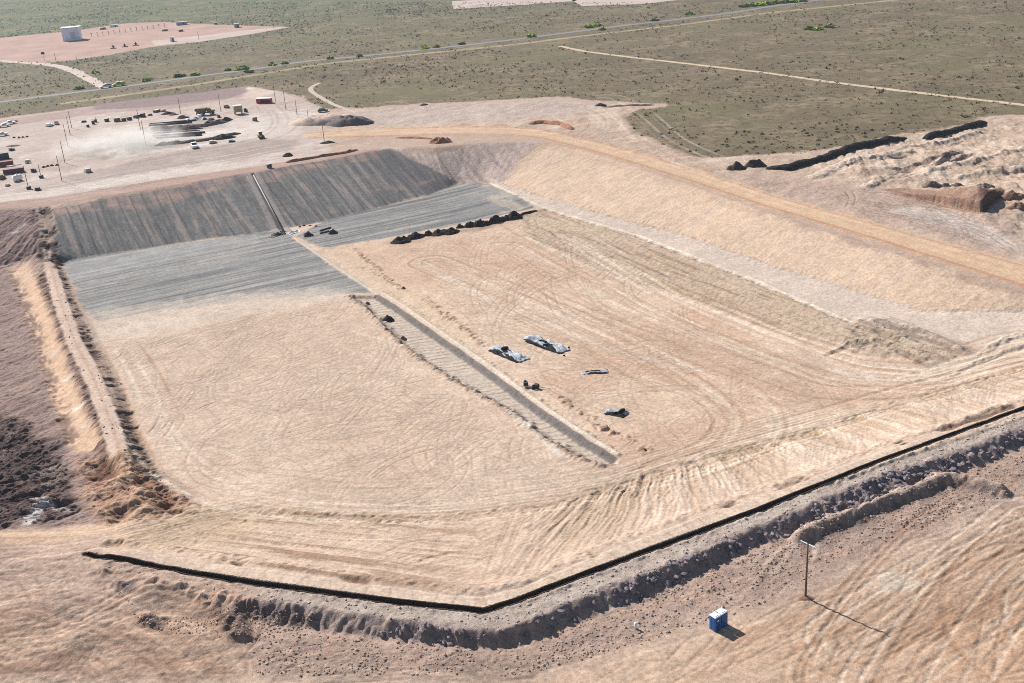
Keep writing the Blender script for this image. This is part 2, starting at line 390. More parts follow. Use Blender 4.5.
# ---------------- pit
pitpoly = N_CREST[3:] + E_CREST[1:-1] + [(p[0], p[1]) for p in S_FLOOR[::-1]] + [(p[0], p[1]) for p in F_EDGE[::-1]]
es = poly([(505, 180), (515, 165), (540, 144)] + E_CREST[1:9] + [(p[0], p[1]) for p in E_TOE[::-1]], 0.8, 0.4)
paint(es, alb(218, 190, 164), rough=0.22, zn='pit_slope')
tint(es, alb(212, 190, 172), sstep(0.1, 0.6, fbm(SS[es.sl] * 0.05, TT[es.sl] * 0.3, 4, 61)), 0.45)
Z[es.sl] += es.m * (fbm(SS[es.sl] * 0.25, TT[es.sl] * 0.9, 3, 62) * 0.07 + fbm(X[es.sl] * 0.12, Y[es.sl] * 0.12, 3, 63) * 0.18)
r = line([(760, 212), (877, 249), (960, 276), (1024, 296)], 2.0, 0.7, 1.0); tint(r, alb(158, 132, 118), np.clip(0.5 + NM[r.sl] * 1.5, 0, 1), 0.7)
r = line([(540, 145), (620, 165), (690, 189), (760, 214)], 1.8, 1.0, 0.8); paint(r, alb(200, 170, 146), 0.5)
cor = poly([(391, 147), (434, 156), (479, 144), (540, 142), (520, 158), (506, 176), (503, 184), (458, 184), (430, 168), (410, 158)], 0.8, 0.8)
paint(cor, alb(206, 184, 172), rough=0.6, zn='pit_slope')
Z[cor.sl] += cor.m * fbm(SS[cor.sl] * 0.9, TT[cor.sl] * 0.12, 3, 64) * 0.3
tint(cor, alb(172, 150, 142), sstep(0, 0.5, fbm(SS[cor.sl] * 0.7, TT[cor.sl] * 0.1, 3, 65)), 0.7)
r = line([(395, 149), (434, 158), (480, 147)], 3, 1.2, 0.8); paint(r, alb(216, 194, 176), 0.6)
r = line([(486, 178), (503, 184), (524, 193), (560, 203)], 1.2, 0.5, 0.3); paint(r, alb(232, 210, 188), 0.8)

r = line([(p[0], p[1]) for p in E_TOE], 0.7, 0.3, 0.4); tint(r, alb(160, 132, 112), np.clip(0.3 + NM[r.sl] * 1.6, 0, 1), 0.7); Z[r.sl] -= r.m * 0.12
r = line([(p[0], p[1]) for p in E_TOE], 3.0, 1.4, 1.2); Z[r.sl] += r.m * NF[r.sl] * 0.15
# toe apron between slope and white line
ap = poly([(490, 182), (503, 184), (544, 197), (617, 218), (687, 236), (760, 261), (877, 297), (924, 311), (1024, 309), (1100, 330), (1000, 345), (860, 330), (752, 279), (687, 254), (588, 220), (544, 208), (520, 198)], 0.6, 0.5)
paint(ap, alb(214, 195, 178), zn='pit_floor', rough=0.3)
# floor
fl = poly([(81, 300), (182, 243), (325, 222), (430, 196), (458, 184), (520, 198), (544, 208), (588, 220), (687, 254), (752, 279), (860, 330), (960, 352), (1024, 340), (1150, 340)] + [(p[0], p[1]) for p in S_FLOOR[::-1]] + [(p[0], p[1]) for p in F_EDGE[::-1]], 0.8, 0.5)
paint(fl, SAND, zn='pit_floor', rough=0.3)
flr = poly([(330, 250), (400, 238), (535, 208), (560, 215), (640, 262), (760, 320), (850, 362), (935, 376), (1024, 352), (1024, 366), (900, 400), (720, 452), (640, 474), (618, 462), (480, 350), (380, 285)], 2.5, 1.0)
paint(flr, SANDR)
tint(flr, alb(224, 197, 170), sstep(-0.1, 0.5, NB[flr.sl] + 0.4 * NM[flr.sl]), 0.7)
tint(flr, alb(206, 168, 140), sstep(0.1, 0.6, fbm(SS[flr.sl] * 0.2 + 4, TT[flr.sl] * 0.03, 4, 71)), 0.5)
tint(fl, alb(222, 200, 178), sstep(-0.1, 0.6, NB[fl.sl] + 0.3 * NM[fl.sl]), 0.5)
tint(fl, alb(206, 176, 150), sstep(0.2, 0.7, fbm(X[fl.sl] * 0.05 + 30, Y[fl.sl] * 0.05, 4, 72)), 0.3)
Z[fl.sl] += fl.m * (fbm(X[fl.sl] * 0.08, Y[fl.sl] * 0.08, 3, 73) * 0.12 + NM[fl.sl] * 0.05)
# greenish brown bench with pale edges
be = poly([(544, 210), (588, 223), (640, 239), (687, 257), (752, 282), (800, 302), (850, 322), (900, 332), (965, 352), (940, 366), (880, 355), (780, 332), (722, 312), (676, 295), (629, 281), (576, 260), (528, 236), (518, 216)], 2.4, 1.6)
paint(be, alb(202, 178, 154), rough=0.5)
tint(be, alb(202, 184, 150), sstep(0.0, 0.5, fbm(TT[be.sl] * 0.05, SS[be.sl] * 0.6, 4, 74)), 0.6)
tint(be, alb(160, 130, 108), sstep(0.1, 0.45, fbm(TT[be.sl] * 0.06 + 7, SS[be.sl] * 0.9, 4, 75)), 0.7)
Z[be.sl] += be.m * (0.25 + fbm(TT[be.sl] * 0.05, SS[be.sl] * 0.7, 4, 76) * 0.35 + NF[be.sl] * 0.1)
for px, w, c, k in (([(490, 183), (544, 208), (588, 221), (640, 236), (687, 254), (752, 279), (800, 300), (850, 322)], 0.9, alb(246, 234, 216), 0.95),
                    ([(526, 237), (576, 261), (629, 283), (676, 297), (722, 315), (780, 335), (830, 360)], 1.1, alb(238, 224, 204), 0.7),
                    ([(420, 262), (480, 296), (540, 320), (620, 352), (690, 368)], 2.6, alb(232, 218, 200), 0.5),
                    ([(500, 225), (580, 270), (680, 318), (760, 352), (850, 378)], 0.8, alb(176, 136, 106), 0.45),
                    ([(480, 391), (500, 402), (530, 428), (560, 455)], 1.2, alb(240, 230, 214), 0.75),
                    ([(350, 330), (420, 352), (440, 362)], 0.8, alb(236, 222, 204), 0.45),
                    ([(804, 346), (848, 364), (892, 371), (935, 373), (985, 364), (1024, 350)], 1.0, alb(180, 146, 118), 0.6),
                    ([(760, 344), (850, 374), (892, 381), (950, 378), (1024, 356)], 3.0, alb(236, 220, 200), 0.55),
                    ([(900, 345), (960, 348), (1024, 330)], 2.0, alb(228, 208, 186), 0.7)):
    r = line(px, w, w * 0.3, 0.3); tint(r, c, 0.65 + 0.35 * NM[r.sl], k)
r = line([(545, 210), (588, 223), (640, 238), (687, 256), (752, 281), (850, 324)], 0.8, 0.3, 0.5); Z[r.sl] -= r.m * 0.3; tint(r, alb(140, 116, 90), np.clip(NF[r.sl] * 1.5 + 0.4, 0, 1), 0.8)
# heaped, grooved mound where the ramp meets the bench
hm = poly([(842, 330), (862, 318), (890, 318), (930, 332), (968, 350), (950, 358), (915, 362), (870, 348), (850, 346)], 1.2, 0.6)
Z[hm.sl] += hm.m * (0.3 + fbm(TT[hm.sl] * 0.1, SS[hm.sl] * 0.7, 4, 78) * 0.5)
tint(hm, alb(132, 116, 104), sstep(-0.1, 0.35, fbm(TT[hm.sl] * 0.12, SS[hm.sl] * 1.1, 3, 79)), 0.75)
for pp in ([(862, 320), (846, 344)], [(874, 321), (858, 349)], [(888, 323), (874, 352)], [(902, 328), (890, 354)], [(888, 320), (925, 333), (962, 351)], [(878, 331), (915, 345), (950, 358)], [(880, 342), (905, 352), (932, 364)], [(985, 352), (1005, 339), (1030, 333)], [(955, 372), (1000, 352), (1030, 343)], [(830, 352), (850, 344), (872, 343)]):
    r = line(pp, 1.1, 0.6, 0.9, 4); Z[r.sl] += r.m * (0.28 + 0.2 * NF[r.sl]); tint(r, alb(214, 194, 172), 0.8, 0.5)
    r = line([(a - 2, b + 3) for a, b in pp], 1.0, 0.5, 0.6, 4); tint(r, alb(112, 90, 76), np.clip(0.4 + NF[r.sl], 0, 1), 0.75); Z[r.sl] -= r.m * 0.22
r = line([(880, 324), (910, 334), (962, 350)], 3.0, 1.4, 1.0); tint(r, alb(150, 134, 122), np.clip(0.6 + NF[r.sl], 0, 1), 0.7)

# ---------------- the grey geotextile on the far slope and the floor below it
ls = poly([(51, 209), (150, 190), (260, 172), (330, 160), (389, 149), (412, 161), (456, 182), (430, 195), (325, 221), (256, 233), (182, 243), (62, 260)], 0.6, 0.9, 9, 1.8)
xs, ss, tt = X[ls.sl], SS[ls.sl], TT[ls.sl]
paint(ls, alb(128, 126, 123), rough=0.2, zn='geotextile_liner')
pan = np.floor(ss / 4.3).astype(np.int64); pn = _h(pan, pan * 0, 5)
SOIL[ls.sl] *= (1 + ls.m * (pn - 0.5) * 0.22)[..., None]
streak = fbm(ss * 1.6, tt * 0.10, 4, 81)
tint(ls, alb(92, 90, 94), sstep(0.0, 0.55, streak), 0.4); f2 = fbm(ss * 3.2, tt * 0.25, 3, 88); tint(ls, alb(84, 82, 86), sstep(0.1, 0.5, f2), 0.35); tint(ls, alb(184, 176, 170), sstep(0.2, 0.6, -f2), 0.3)
tint(ls, alb(184, 166, 154), sstep(0.05, 0.5, fbm(ss * 0.9 + 9, tt * 0.05, 4, 82)) , 0.6)
upper = sstep(0.3, 0.85, fbm(ss * 0.05, tt * 0.2 + 3, 3, 83) + 0.6 * sstep(-4.5, -0.5, ZB[ls.sl]))
tint(ls, alb(196, 162, 146), upper * np.clip(0.55 + 0.9 * NM[ls.sl] + 0.6 * streak, 0, 1), 0.75)
sp_ = (ss + EN1[ls.sl] * 0.25 + 0.5 * EN2[ls.sl]) / 4.3
sm = (1 - sstep(0.08, 0.34, np.abs(sp_ % 1 - 0.5) * 4.3)) * (0.35 + 0.65 * _h(np.floor(sp_ - 0.5).astype(np.int64), pan * 0, 6)) * np.clip(0.8 + 0.6 * NM[ls.sl], 0, 1)
tint(ls, alb(62, 60, 60), sm, 0.9)
Z[ls.sl] += ls.m * (sm * 0.06 + streak * 0.05)
r = poly([(370, 152), (389, 149), (412, 161), (456, 182), (430, 195), (405, 190), (380, 170)], 2.5, 1.0); tint(r, alb(104, 100, 104), 1.0, 0.5)
def floor_liner(px):
    L = poly(px, 0.7, 0.8, 9, 1.0)
    ss, tt = SS[L.sl], TT[L.sl]
    paint(L, alb(152, 150, 145), rough=0.2, zn='geotextile_liner')
    st = fbm(tt * 0.9, ss * 0.02, 4, 84)
    tint(L, alb(112, 111, 112), sstep(-0.15, 0.4, st), 0.8)
    tint(L, alb(196, 186, 176), sstep(0.05, 0.5, fbm(tt * 0.7 + 5, ss * 0.03, 4, 85)), 0.5)
    sm = 1 - sstep(0.06, 0.26, np.abs(((tt + EN1[L.sl] * 0.25) / 4.6) % 1 - 0.5) * 4.6)
    tint(L, alb(86, 84, 90), sm, 0.6)
    Z[L.sl] += L.m * (st * 0.05 + sm * 0.05)
    return L
lw = floor_liner([(63, 261), (182, 243), (256, 233), (284, 230), (294, 239), (334, 267), (372, 292), (300, 297), (240, 301), (92, 322)])
le = floor_liner([(296, 237), (325, 221), (430, 195), (458, 184), (482, 183), (520, 198), (537, 208), (470, 221), (400, 236), (322, 248)])
r = poly([(62, 262), (182, 244), (256, 234), (262, 242), (190, 258), (70, 282)], 1.0, 0.8); tint(r, alb(180, 177, 172), 0.7 + 0.3 * NM[r.sl], 0.65)
r = poly([(88, 312), (240, 293), (350, 287), (348, 299), (256, 313), (104, 342)], 3.5, 2.5); tint(r, alb(218, 202, 184), 0.75 + 0.25 * fbm(TT[r.sl] * 0.8, SS[r.sl] * 0.02, 3, 86), 0.85)
r = poly([(470, 186), (490, 184), (537, 207), (500, 214), (490, 200)], 1.2, 0.6); tint(r, alb(196, 182, 164), sstep(-0.3, 0.3, fbm(SS[r.sl] * 0.5, TT[r.sl] * 0.1, 3, 87)), 0.7)
# pipe trench down the far slope
for off, c in ((-1.4, alb(172, 162, 156)), (1.5, alb(168, 158, 152))):
    a = np.array(hit(253, 174)); b = np.array(hit(283, 232))
    P = np.array([a + SA * off * 1.2, b + SA * off * 1.2])
    sl = block(P, 4); d, S, sd_ = seg_d(X[sl], Y[sl], P, False); r = Reg(); r.sl = sl; r.m = 1 - sstep(0.7, 1.3, d); tint(r, c, 0.8 + 0.2 * NM[sl], 0.8); Z[sl] += r.m * 0.25
r = line([(253, 174), (283, 232)], 0.9, 0.25, 0.1); paint(r, alb(104, 98, 94), 0.8); Z[r.sl] -= r.m * 0.3

# ---------------- drain down the middle of the floor
RIB = [(376, 296), (400, 311), (428, 331), (460, 353), (490, 374), (520, 397), (546, 416), (585, 442), (613, 459)]
EDGE = [(350, 296), (366, 306), (383, 324), (404, 345), (430, 364), (457, 381), (480, 393), (520, 416), (546, 438), (585, 459), (606, 465)]
r = poly(RIB + [(616, 463)] + EDGE[::-1], 0.4, 0.2); Z[r.sl] -= r.m * 0.75
paint(r, alb(208, 192, 174), 0.9)
cross = 1 - sstep(0.15, 0.4, np.abs(((TT[r.sl] + EN1[r.sl] * 0.8 + 0.35 * SS[r.sl]) / 2.1) % 1 - 0.5) * 2.1)
tint(r, alb(150, 130, 110), cross * np.clip(0.75 + NM[r.sl], 0, 1), 0.7)
rb = line(RIB, 1.3, 0.2, 0.2); paint(rb, alb(124, 118, 114), 0.9, rough=0.5, zn='gravel_drain'); Z[rb.sl] += rb.m * 0.25
tint(rb, alb(110, 104, 102), np.clip(NF[rb.sl] + 0.2, 0, 1), 0.7)
r = line([(c[0] + 5, c[1] - 4) for c in RIB], 0.9, 0.3, 0.25); paint(r, alb(236, 222, 202), 0.75); Z[r.sl] += r.m * 0.35
r = line([(c[0] + 9, c[1] - 6) for c in RIB], 0.5, 0.2, 0.3); tint(r, alb(150, 116, 92), np.clip(NF[r.sl] * 2, 0, 1), 0.8); Z[r.sl] += r.m * NF[r.sl] * 0.3
r = line(EDGE, 1.9, 0.6, 0.9); tint(r, alb(116, 88, 72), np.clip(0.55 + EN1[r.sl], 0, 1), 0.85); Z[r.sl] += r.m * (0.35 + NF[r.sl] * 0.5)
r = line([(294, 238), (334, 266), (372, 291), (378, 295)], 0.7, 0.2, 0.1); paint(r, alb(226, 212, 192), 0.9); Z[r.sl] += r.m * 0.15
r = poly([(300, 240), (325, 248), (360, 252), (420, 300), (480, 345), (470, 350), (378, 291), (334, 262)], 1.0, 0.8); tint(r, alb(222, 198, 168), 0.8, 0.6)
for px in ([(354, 249), (364, 258), (380, 271)], [(362, 268), (375, 273), (392, 281)], [(388, 283), (404, 288)], [(425, 298), (440, 312), (457, 323), (484, 345)], [(560, 398), (580, 413), (598, 424), (612, 434)], [(606, 428), (622, 436), (634, 447), (646, 450)]):
    r = line(px, 1.6, 0.6, 0.9); m = np.clip(NF[r.sl] * 2 + 0.3, 0, 1)
    tint(r, alb(160, 116, 90), m, 0.75); Z[r.sl] += r.m * m * 0.28

r = line([(398, 243), (440, 236), (480, 228), (516, 219), (538, 212)], 5.0, 1.8, 1.5); tint(r, alb(120, 100, 88), np.clip(0.5 + NM[r.sl] * 1.2, 0, 1), 0.6)
# ---------------- south slope: rutted and rilled
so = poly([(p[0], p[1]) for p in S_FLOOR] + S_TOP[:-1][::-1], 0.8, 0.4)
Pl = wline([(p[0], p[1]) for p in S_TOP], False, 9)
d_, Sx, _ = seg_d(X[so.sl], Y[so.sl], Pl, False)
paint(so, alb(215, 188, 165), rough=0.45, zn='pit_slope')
east = sstep(-34, 12, X[so.sl])
cen = np.exp(-((X[so.sl] - 8) / 22) ** 2)                  # round the bend the ruts run aslant
sk = Sx - d_ * (0.15 + 1.1 * cen) + 1.6 * fbm(Sx * 0.05, d_ * 0.10, 3, 91)
rill = fbm(sk * 0.55, d_ * 0.035, 4, 92, 0.6)
rill2 = np.abs(fbm(sk * 0.8 + 8, d_ * 0.05, 4, 93, 0.6))
env = sstep(0.8, 4.0, d_) * (0.2 + 0.8 * east) * (1 - 0.75 * np.exp(-((X[so.sl] + 4) / 9) ** 2))
upper = sstep(3, 13, d_)
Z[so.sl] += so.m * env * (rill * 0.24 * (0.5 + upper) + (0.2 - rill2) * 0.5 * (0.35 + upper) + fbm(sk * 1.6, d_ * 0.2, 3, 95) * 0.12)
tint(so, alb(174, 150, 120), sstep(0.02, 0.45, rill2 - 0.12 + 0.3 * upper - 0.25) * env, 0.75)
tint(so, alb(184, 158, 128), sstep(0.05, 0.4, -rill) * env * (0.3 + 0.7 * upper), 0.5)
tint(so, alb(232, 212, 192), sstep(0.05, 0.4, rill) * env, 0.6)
west = (1 - east) * so.m
hz = fbm(Sx * 0.06, d_ * 0.9, 4, 94)
Z[so.sl] += west * hz * 0.34
rr = Reg(); rr.sl = so.sl; rr.m = west; tint(rr, alb(160, 126, 102), sstep(0.0, 0.35, hz), 0.8); tint(rr, alb(222, 192, 166), sstep(0.05, 0.5, -hz), 0.6)
r = line([(p[0], p[1]) for p in S_FLOOR[1:]], 3.0, 1.2, 1.0); tint(r, alb(160, 138, 106), np.clip(NM[r.sl] * 1.5 + 0.35, 0, 1), 0.6); Z[r.sl] += r.m * NF[r.sl] * 0.25
r = line([(262, 531), (330, 538), (400, 541)], 0.4, 0.15, 0.1); paint(r, alb(232, 214, 194), 0.7); Z[r.sl] += r.m * 0.15
# fans of wheel ruts at the west corner
r = poly([(200, 503), (262, 512), (250, 534), (160, 548), (110, 545), (150, 525)], 1, 0.8); paint(r, alb(212, 186, 156), 0.7)

# ---------------- bench, anchor trench, berm
bn = poly(S_TOP + B_OUT[::-1], 0.4, 0.3)
paint(bn, alb(196, 178, 164), rough=0.7, zn='berm')
lip = poly([(90, 550)] + [(c[0], c[1] + 1) for c in S_TOP[:-1]] + [(c[0], c[1] + 14) for c in S_TOP[:-1][::-1]], 0.3, 0.15)
paint(lip, alb(220, 196, 174), rough=0.15)
Z[lip.sl] += lip.m * 0.22
Pl2 = wline(S_TOP, False, 9)
d_, Sx, sd_ = seg_d(X[lip.sl], Y[lip.sl], Pl2, False)
tint(lip, alb(176, 148, 120), 1 - sstep(0.05, 0.3, np.abs(((Sx + EN1[lip.sl] * 1.2) / 3.4) % 1 - 0.5) * 3.4), 0.5)
r = line([(c[0], c[1] - 1.5) for c in S_TOP], 1.5, 0.7, 0.9); bl_ = sstep(-0.05, 0.3, fbm(r.S * 0.16, r.d * 0.3, 3, 131) + 0.15 * EN1[r.sl])
tint(r, alb(132, 98, 76), bl_, 0.8); Z[r.sl] -= r.m * bl_ * 0.55
r = line([(c[0], c[1] - 6) for c in S_TOP], 1.6, 0.8, 0.8); Z[r.sl] += r.m * (0.25 + 0.3 * NF[r.sl])
TR = [(84, 554), (100, 558), (131, 563), (172, 570), (256, 583), (320, 592), (401, 603), (450, 608), (484, 611.5), (514, 602), (605, 567), (680, 539), (760, 510), (781, 501), (882, 461), (1024, 409), (1150, 364), (1400, 280)]
outl = poly([(100, 562), (256, 588), (401, 607), (484, 616), (514, 606), (605, 571), (680, 543), (781, 505), (882, 465), (1024, 413), (1150, 368), (1150, 386)] + B_OUT[:-2][::-1], 0.3, 0.3)
tint(outl, alb(206, 192, 180), sstep(-0.2, 0.5, NM[outl.sl]), 0.5)
Z[outl.sl] += outl.m * (fbm(X[outl.sl] * 0.7, Y[outl.sl] * 0.7, 3, 101) * 0.16)
# berm face: broken dark rock
bf = poly(B_OUT[:-1] + B_TOE[:-1][::-1], 0.7, 0.9)
paint(bf, alb(166, 150, 150), rough=1.0, zn='berm')
Pl3 = wline(B_OUT, False, 9)
d_, Sx, _ = seg_d(X[bf.sl], Y[bf.sl], Pl3, False)
rk = fbm(Sx * 0.9, d_ * 0.35, 4, 102)
Z[bf.sl] += bf.m * (rk * 0.7 + NF[bf.sl] * 0.4 + EN1[bf.sl] * 0.3)
tint(bf, alb(124, 112, 116), sstep(0, 0.5, NF[bf.sl]), 0.7)
tint(bf, alb(190, 168, 152), sstep(0.25, 0.6, fbm(Sx * 0.45, d_ * 0.05, 3, 103)), 0.8)
wfade = 1 - sstep(-26, -12, X[bf.sl]); rr = Reg(); rr.sl = bf.sl; rr.m = bf.m * wfade; tint(rr, alb(186, 162, 146), 0.6, 0.8)
rub = poly([(240, 628), (374, 640), (473, 650), (533, 640), (655, 598), (730, 560), (848, 517), (1024, 449), (1150, 405), (1150, 470), (1024, 500), (900, 545), (800, 590), (700, 615), (640, 640), (540, 668), (400, 680), (240, 670)], 3.5, 2.0)
paint(rub, alb(184, 158, 144), 0.85, rough=0.8)
Z[rub.sl] += rub.m * (fbm(X[rub.sl] * 0.55, Y[rub.sl] * 0.55, 4, 104) * 0.22)
tint(rub, alb(190, 160, 140), sstep(0.1, 0.6, NM[rub.sl]), 0.6)
sr = line([(801, 539), (815, 530), (841, 521), (902, 497), (949, 479), (975, 484), (1000, 492)], 1.6, 0.8, 0.8); Z[sr.sl] += sr.m * (1.5 + 0.3 * NM[sr.sl]); paint(sr, alb(208, 184, 166), 0.8)  # second ridge: its sunlit crest put in as a paler colour
sr = line([(806, 545), (841, 529), (902, 504), (949, 486), (980, 490)], 1.8, 0.7, 0.8); tint(sr, alb(108, 96, 98), np.clip(NF[sr.sl] + 0.6, 0, 1), 0.8); ROUGH[sr.sl] = np.maximum(ROUGH[sr.sl], sr.m)  # shade below that ridge tinted dark into the soil
for px in ([(660, 572), (674, 592), (690, 600)], [(597, 598), (604, 614)], [(605, 592), (613, 610)], [(530, 622), (534, 640)], [(516, 626), (519, 643)], [(800, 538), (770, 560), (752, 590)], [(818, 533), (816, 560)], [(806, 536), (790, 552), (776, 575)], [(945, 482), (962, 508)], [(915, 495), (924, 520)]):
    r = line(px, 0.7, 0.3, 0.15, 4); paint(r, alb(202, 178, 160), 0.8); Z[r.sl] += r.m * 0.12
# west foreground: low worked mounds with patches of dark rock
wf = poly([(-200, 548), (0, 542), (80, 545), (100, 556), (256, 588), (256, 626), (240, 683), (0, 720), (-300, 720)], 3, 2)
Z[wf.sl] += wf.m * (fbm(X[wf.sl] * 0.12, Y[wf.sl] * 0.12, 4, 105) * 0.55 + fbm(X[wf.sl] * 0.5, Y[wf.sl] * 0.9, 4, 106) * 0.2)
paint(wf, alb(202, 168, 144), 0.9, rough=0.45)
tint(wf, alb(164, 128, 108), sstep(0.0, 0.5, fbm(X[wf.sl] * 0.12 + 4, Y[wf.sl] * 0.3, 4, 107)), 0.6)
tint(wf, alb(186, 166, 154), sstep(0.1, 0.5, NB[wf.sl] + 0.3 * NM[wf.sl]), 0.5)
for px, h, c in (([(112, 586), (122, 581), (134, 585), (128, 592), (116, 592)], 0.5, alb(98, 86, 90)), ([(138, 622), (150, 614), (165, 618), (162, 628), (146, 630)], 0.7, alb(112, 100, 104)), ([(216, 622), (232, 606), (246, 608), (248, 640), (236, 644), (222, 634)], 1.0, alb(92, 82, 90)), ([(240, 604), (256, 602), (300, 612), (320, 616), (316, 626), (280, 622), (250, 618)], 0.3, alb(116, 104, 106))):
    r = poly(px, 0.7, 0.6, 4); Z[r.sl] += r.m * (h + 0.5 * NF[r.sl]); tint(r, c, np.clip(0.75 + 0.5 * NF[r.sl], 0, 1), 0.9); ROUGH[r.sl] = np.maximum(ROUGH[r.sl], r.m)
# smooth trafficked ground bottom right and bottom
fg = poly([(520, 700), (560, 676), (640, 648), (720, 625), (800, 600), (900, 560), (1024, 510), (1300, 420), (1500, 700), (1100, 800), (500, 800)], 2.5, 1.5)
paint(fg, alb(210, 180, 154), rough=0.3)
tint(fg, alb(224, 198, 174), sstep(0.0, 0.5, fbm((X[fg.sl] * 0.9 + Y[fg.sl] * 0.42) * 0.03, (Y[fg.sl] * 0.9 - X[fg.sl] * 0.42) * 0.35, 4, 108)), 0.6)
tint(fg, alb(196, 158, 130), sstep(0.1, 0.5, fbm((X[fg.sl] * 0.9 + Y[fg.sl] * 0.42) * 0.05 + 3, (Y[fg.sl] * 0.9 - X[fg.sl] * 0.42) * 0.5, 4, 109)), 0.6)
r = poly([(928, 610), (960, 590), (1060, 570), (1100, 690), (940, 700)], 3, 2); tint(r, alb(196, 150, 116), 0.6, 0.7)
r = poly([(876, 582), (884, 573), (905, 575), (922, 580), (932, 584), (915, 590), (898, 592), (882, 590)], 0.7, 0.8, 5); tint(r, alb(222, 208, 188), 0.9, 0.8)
r = poly([(865, 583), (870, 580), (874, 583), (869, 586)], 0.3, 0.3, 4); tint(r, alb(224, 210, 192), 0.9, 0.7)
r = poly([(-200, 668), (0, 672), (200, 676), (460, 683), (500, 760), (-200, 760)], 1.5, 0.8); tint(r, alb(222, 200, 180), 0.7, 0.6)

# ---------------- west ridge and the next excavation
wx = poly([(-250, 252), (0, 210), (36, 208), (42, 262), (58, 297), (72, 338), (92, 379), (108, 423), (116, 462), (126, 487), (128, 505), (106, 522), (50, 528), (0, 531), (-250, 540)], 1, 0.8)
paint(wx, PURP, zn='borrow_pit', rough=0.8)
Z[wx.sl] += wx.m * (fbm(X[wx.sl] * 0.3, Y[wx.sl] * 0.3, 4, 111) * 0.3 + NF[wx.sl] * 0.12)
tint(wx, alb(132, 108, 102), sstep(0.0, 0.5, NM[wx.sl]), 0.6)
tint(wx, alb(178, 154, 140), sstep(0.1, 0.6, fbm(X[wx.sl] * 0.12, Y[wx.sl] * 0.25, 4, 112)), 0.5)
r = poly([(-250, 250), (0, 212), (34, 210), (38, 256), (20, 262), (0, 268), (-250, 308)], 1, 0.6); paint(r, alb(160, 132, 126), 0.8); Z[r.sl] += r.m * fbm(SS[r.sl] * 0.5 + TT[r.sl] * 0.5, TT[r.sl] * 0.1, 3, 113) * 0.2
dk = poly([(-200, 420), (0, 414), (26, 424), (58, 450), (72, 478), (66, 492), (84, 508), (60, 520), (0, 526), (-200, 530)], 1.5, 2.0)
paint(dk, alb(92, 74, 72), 0.9, rough=1.0); db = fbm((X[dk.sl] + Y[dk.sl]) * 0.10, (Y[dk.sl] - X[dk.sl]) * 0.3, 4, 145, 0.6); Z[dk.sl] += dk.m * (db * 1.3 + NF[dk.sl] * 0.25); tint(dk, alb(64, 52, 54), sstep(0.0, 0.4, -db), 0.8)
tint(dk, alb(140, 114, 104), sstep(0.1, 0.5, fbm(X[dk.sl] * 0.25, Y[dk.sl] * 0.6, 4, 114)), 0.7)
r = poly([(36, 468), (52, 462), (66, 470), (62, 484), (48, 500), (36, 510), (30, 500), (42, 490)], 0.8, 0.6, 4); tint(r, alb(204, 184, 166), 0.5 + 0.5 * NM[r.sl], 0.7)
dg = fbm((X[wx.sl] * 0.6 + Y[wx.sl] * 0.8) * 0.12, (Y[wx.sl] * 0.6 - X[wx.sl] * 0.8) * 0.55, 4, 136)
Z[wx.sl] += wx.m * dg * 0.35; tint(wx, alb(124, 100, 94), sstep(0.05, 0.45, dg), 0.4); tint(wx, alb(196, 168, 150), sstep(0.1, 0.5, NM[wx.sl]), 0.4)
RPATH = [(50, 264), (59, 297), (73, 338), (94, 379), (111, 423), (122, 462)]
lf = line([(42, 275), (50, 300), (63, 338), (82, 380), (100, 425), (112, 460)], 4.2, 1.0, 1.0)
rib = fbm(lf.S * 0.5, lf.d * lf.side * 0.12, 4, 137, 0.6)
tint(lf, alb(150, 118, 98), 0.9, 0.6); tint(lf, alb(92, 70, 62), sstep(0.0, 0.3, rib), 0.85); Z[lf.sl] += lf.m * np.minimum(-rib, 0.3) * 0.9; ROUGH[lf.sl] = np.maximum(ROUGH[lf.sl], lf.m)
sd = line([(20, 270), (31, 296), (43, 326), (58, 376), (72, 414), (86, 446)], 4.6, 1.0, 1.0); paint(sd, alb(226, 190, 158), 0.95, rough=0.2); Z[sd.sl] = Z[sd.sl] * (1 - 0.85 * sd.m) + (ZB[sd.sl] - 0.2) * 0.85 * sd.m
r = line([(14, 272), (24, 298), (36, 328), (51, 378), (64, 414), (72, 440)], 1.6, 0.8, 1.2); tint(r, alb(120, 94, 86), sstep(-0.2, 0.2, fbm(r.S * 0.2, r.d, 3, 138)), 0.8); Z[r.sl] -= r.m * 0.5
r = poly([(4, 266), (34, 258), (44, 268), (36, 284), (16, 280)], 0.8, 1.0); tint(r, alb(222, 190, 164), 0.6 + 0.4 * NM[r.sl], 0.7)
gy = line([(54, 262), (63, 290), (74, 318), (86, 345), (102, 372), (116, 402), (128, 434), (144, 470), (162, 500)], 3.4, 0.9, 0.8)
gb = fbm(gy.S * 0.45, gy.d * gy.side * 0.25, 4, 139, 0.6)
tint(gy, alb(138, 106, 90), 0.9, 0.6); tint(gy, alb(80, 60, 54), sstep(-0.15, 0.2, gb), 0.9); Z[gy.sl] -= gy.m * (0.25 + 0.65 * sstep(-0.2, 0.25, gb)); ROUGH[gy.sl] = np.maximum(ROUGH[gy.sl], gy.m)
rg = line(RPATH, 3.2, 0.35, 0.35); paint(rg, alb(214, 188, 168), 0.97, rough=0.1, zn='ridge_track'); Z[rg.sl] = Z[rg.sl] * (1 - rg.m) + (ZB[rg.sl] + 0.1) * rg.m
rg2 = line(RPATH, 0.5, 0.2, 0.2); paint(rg2, alb(184, 152, 134), 0.6)
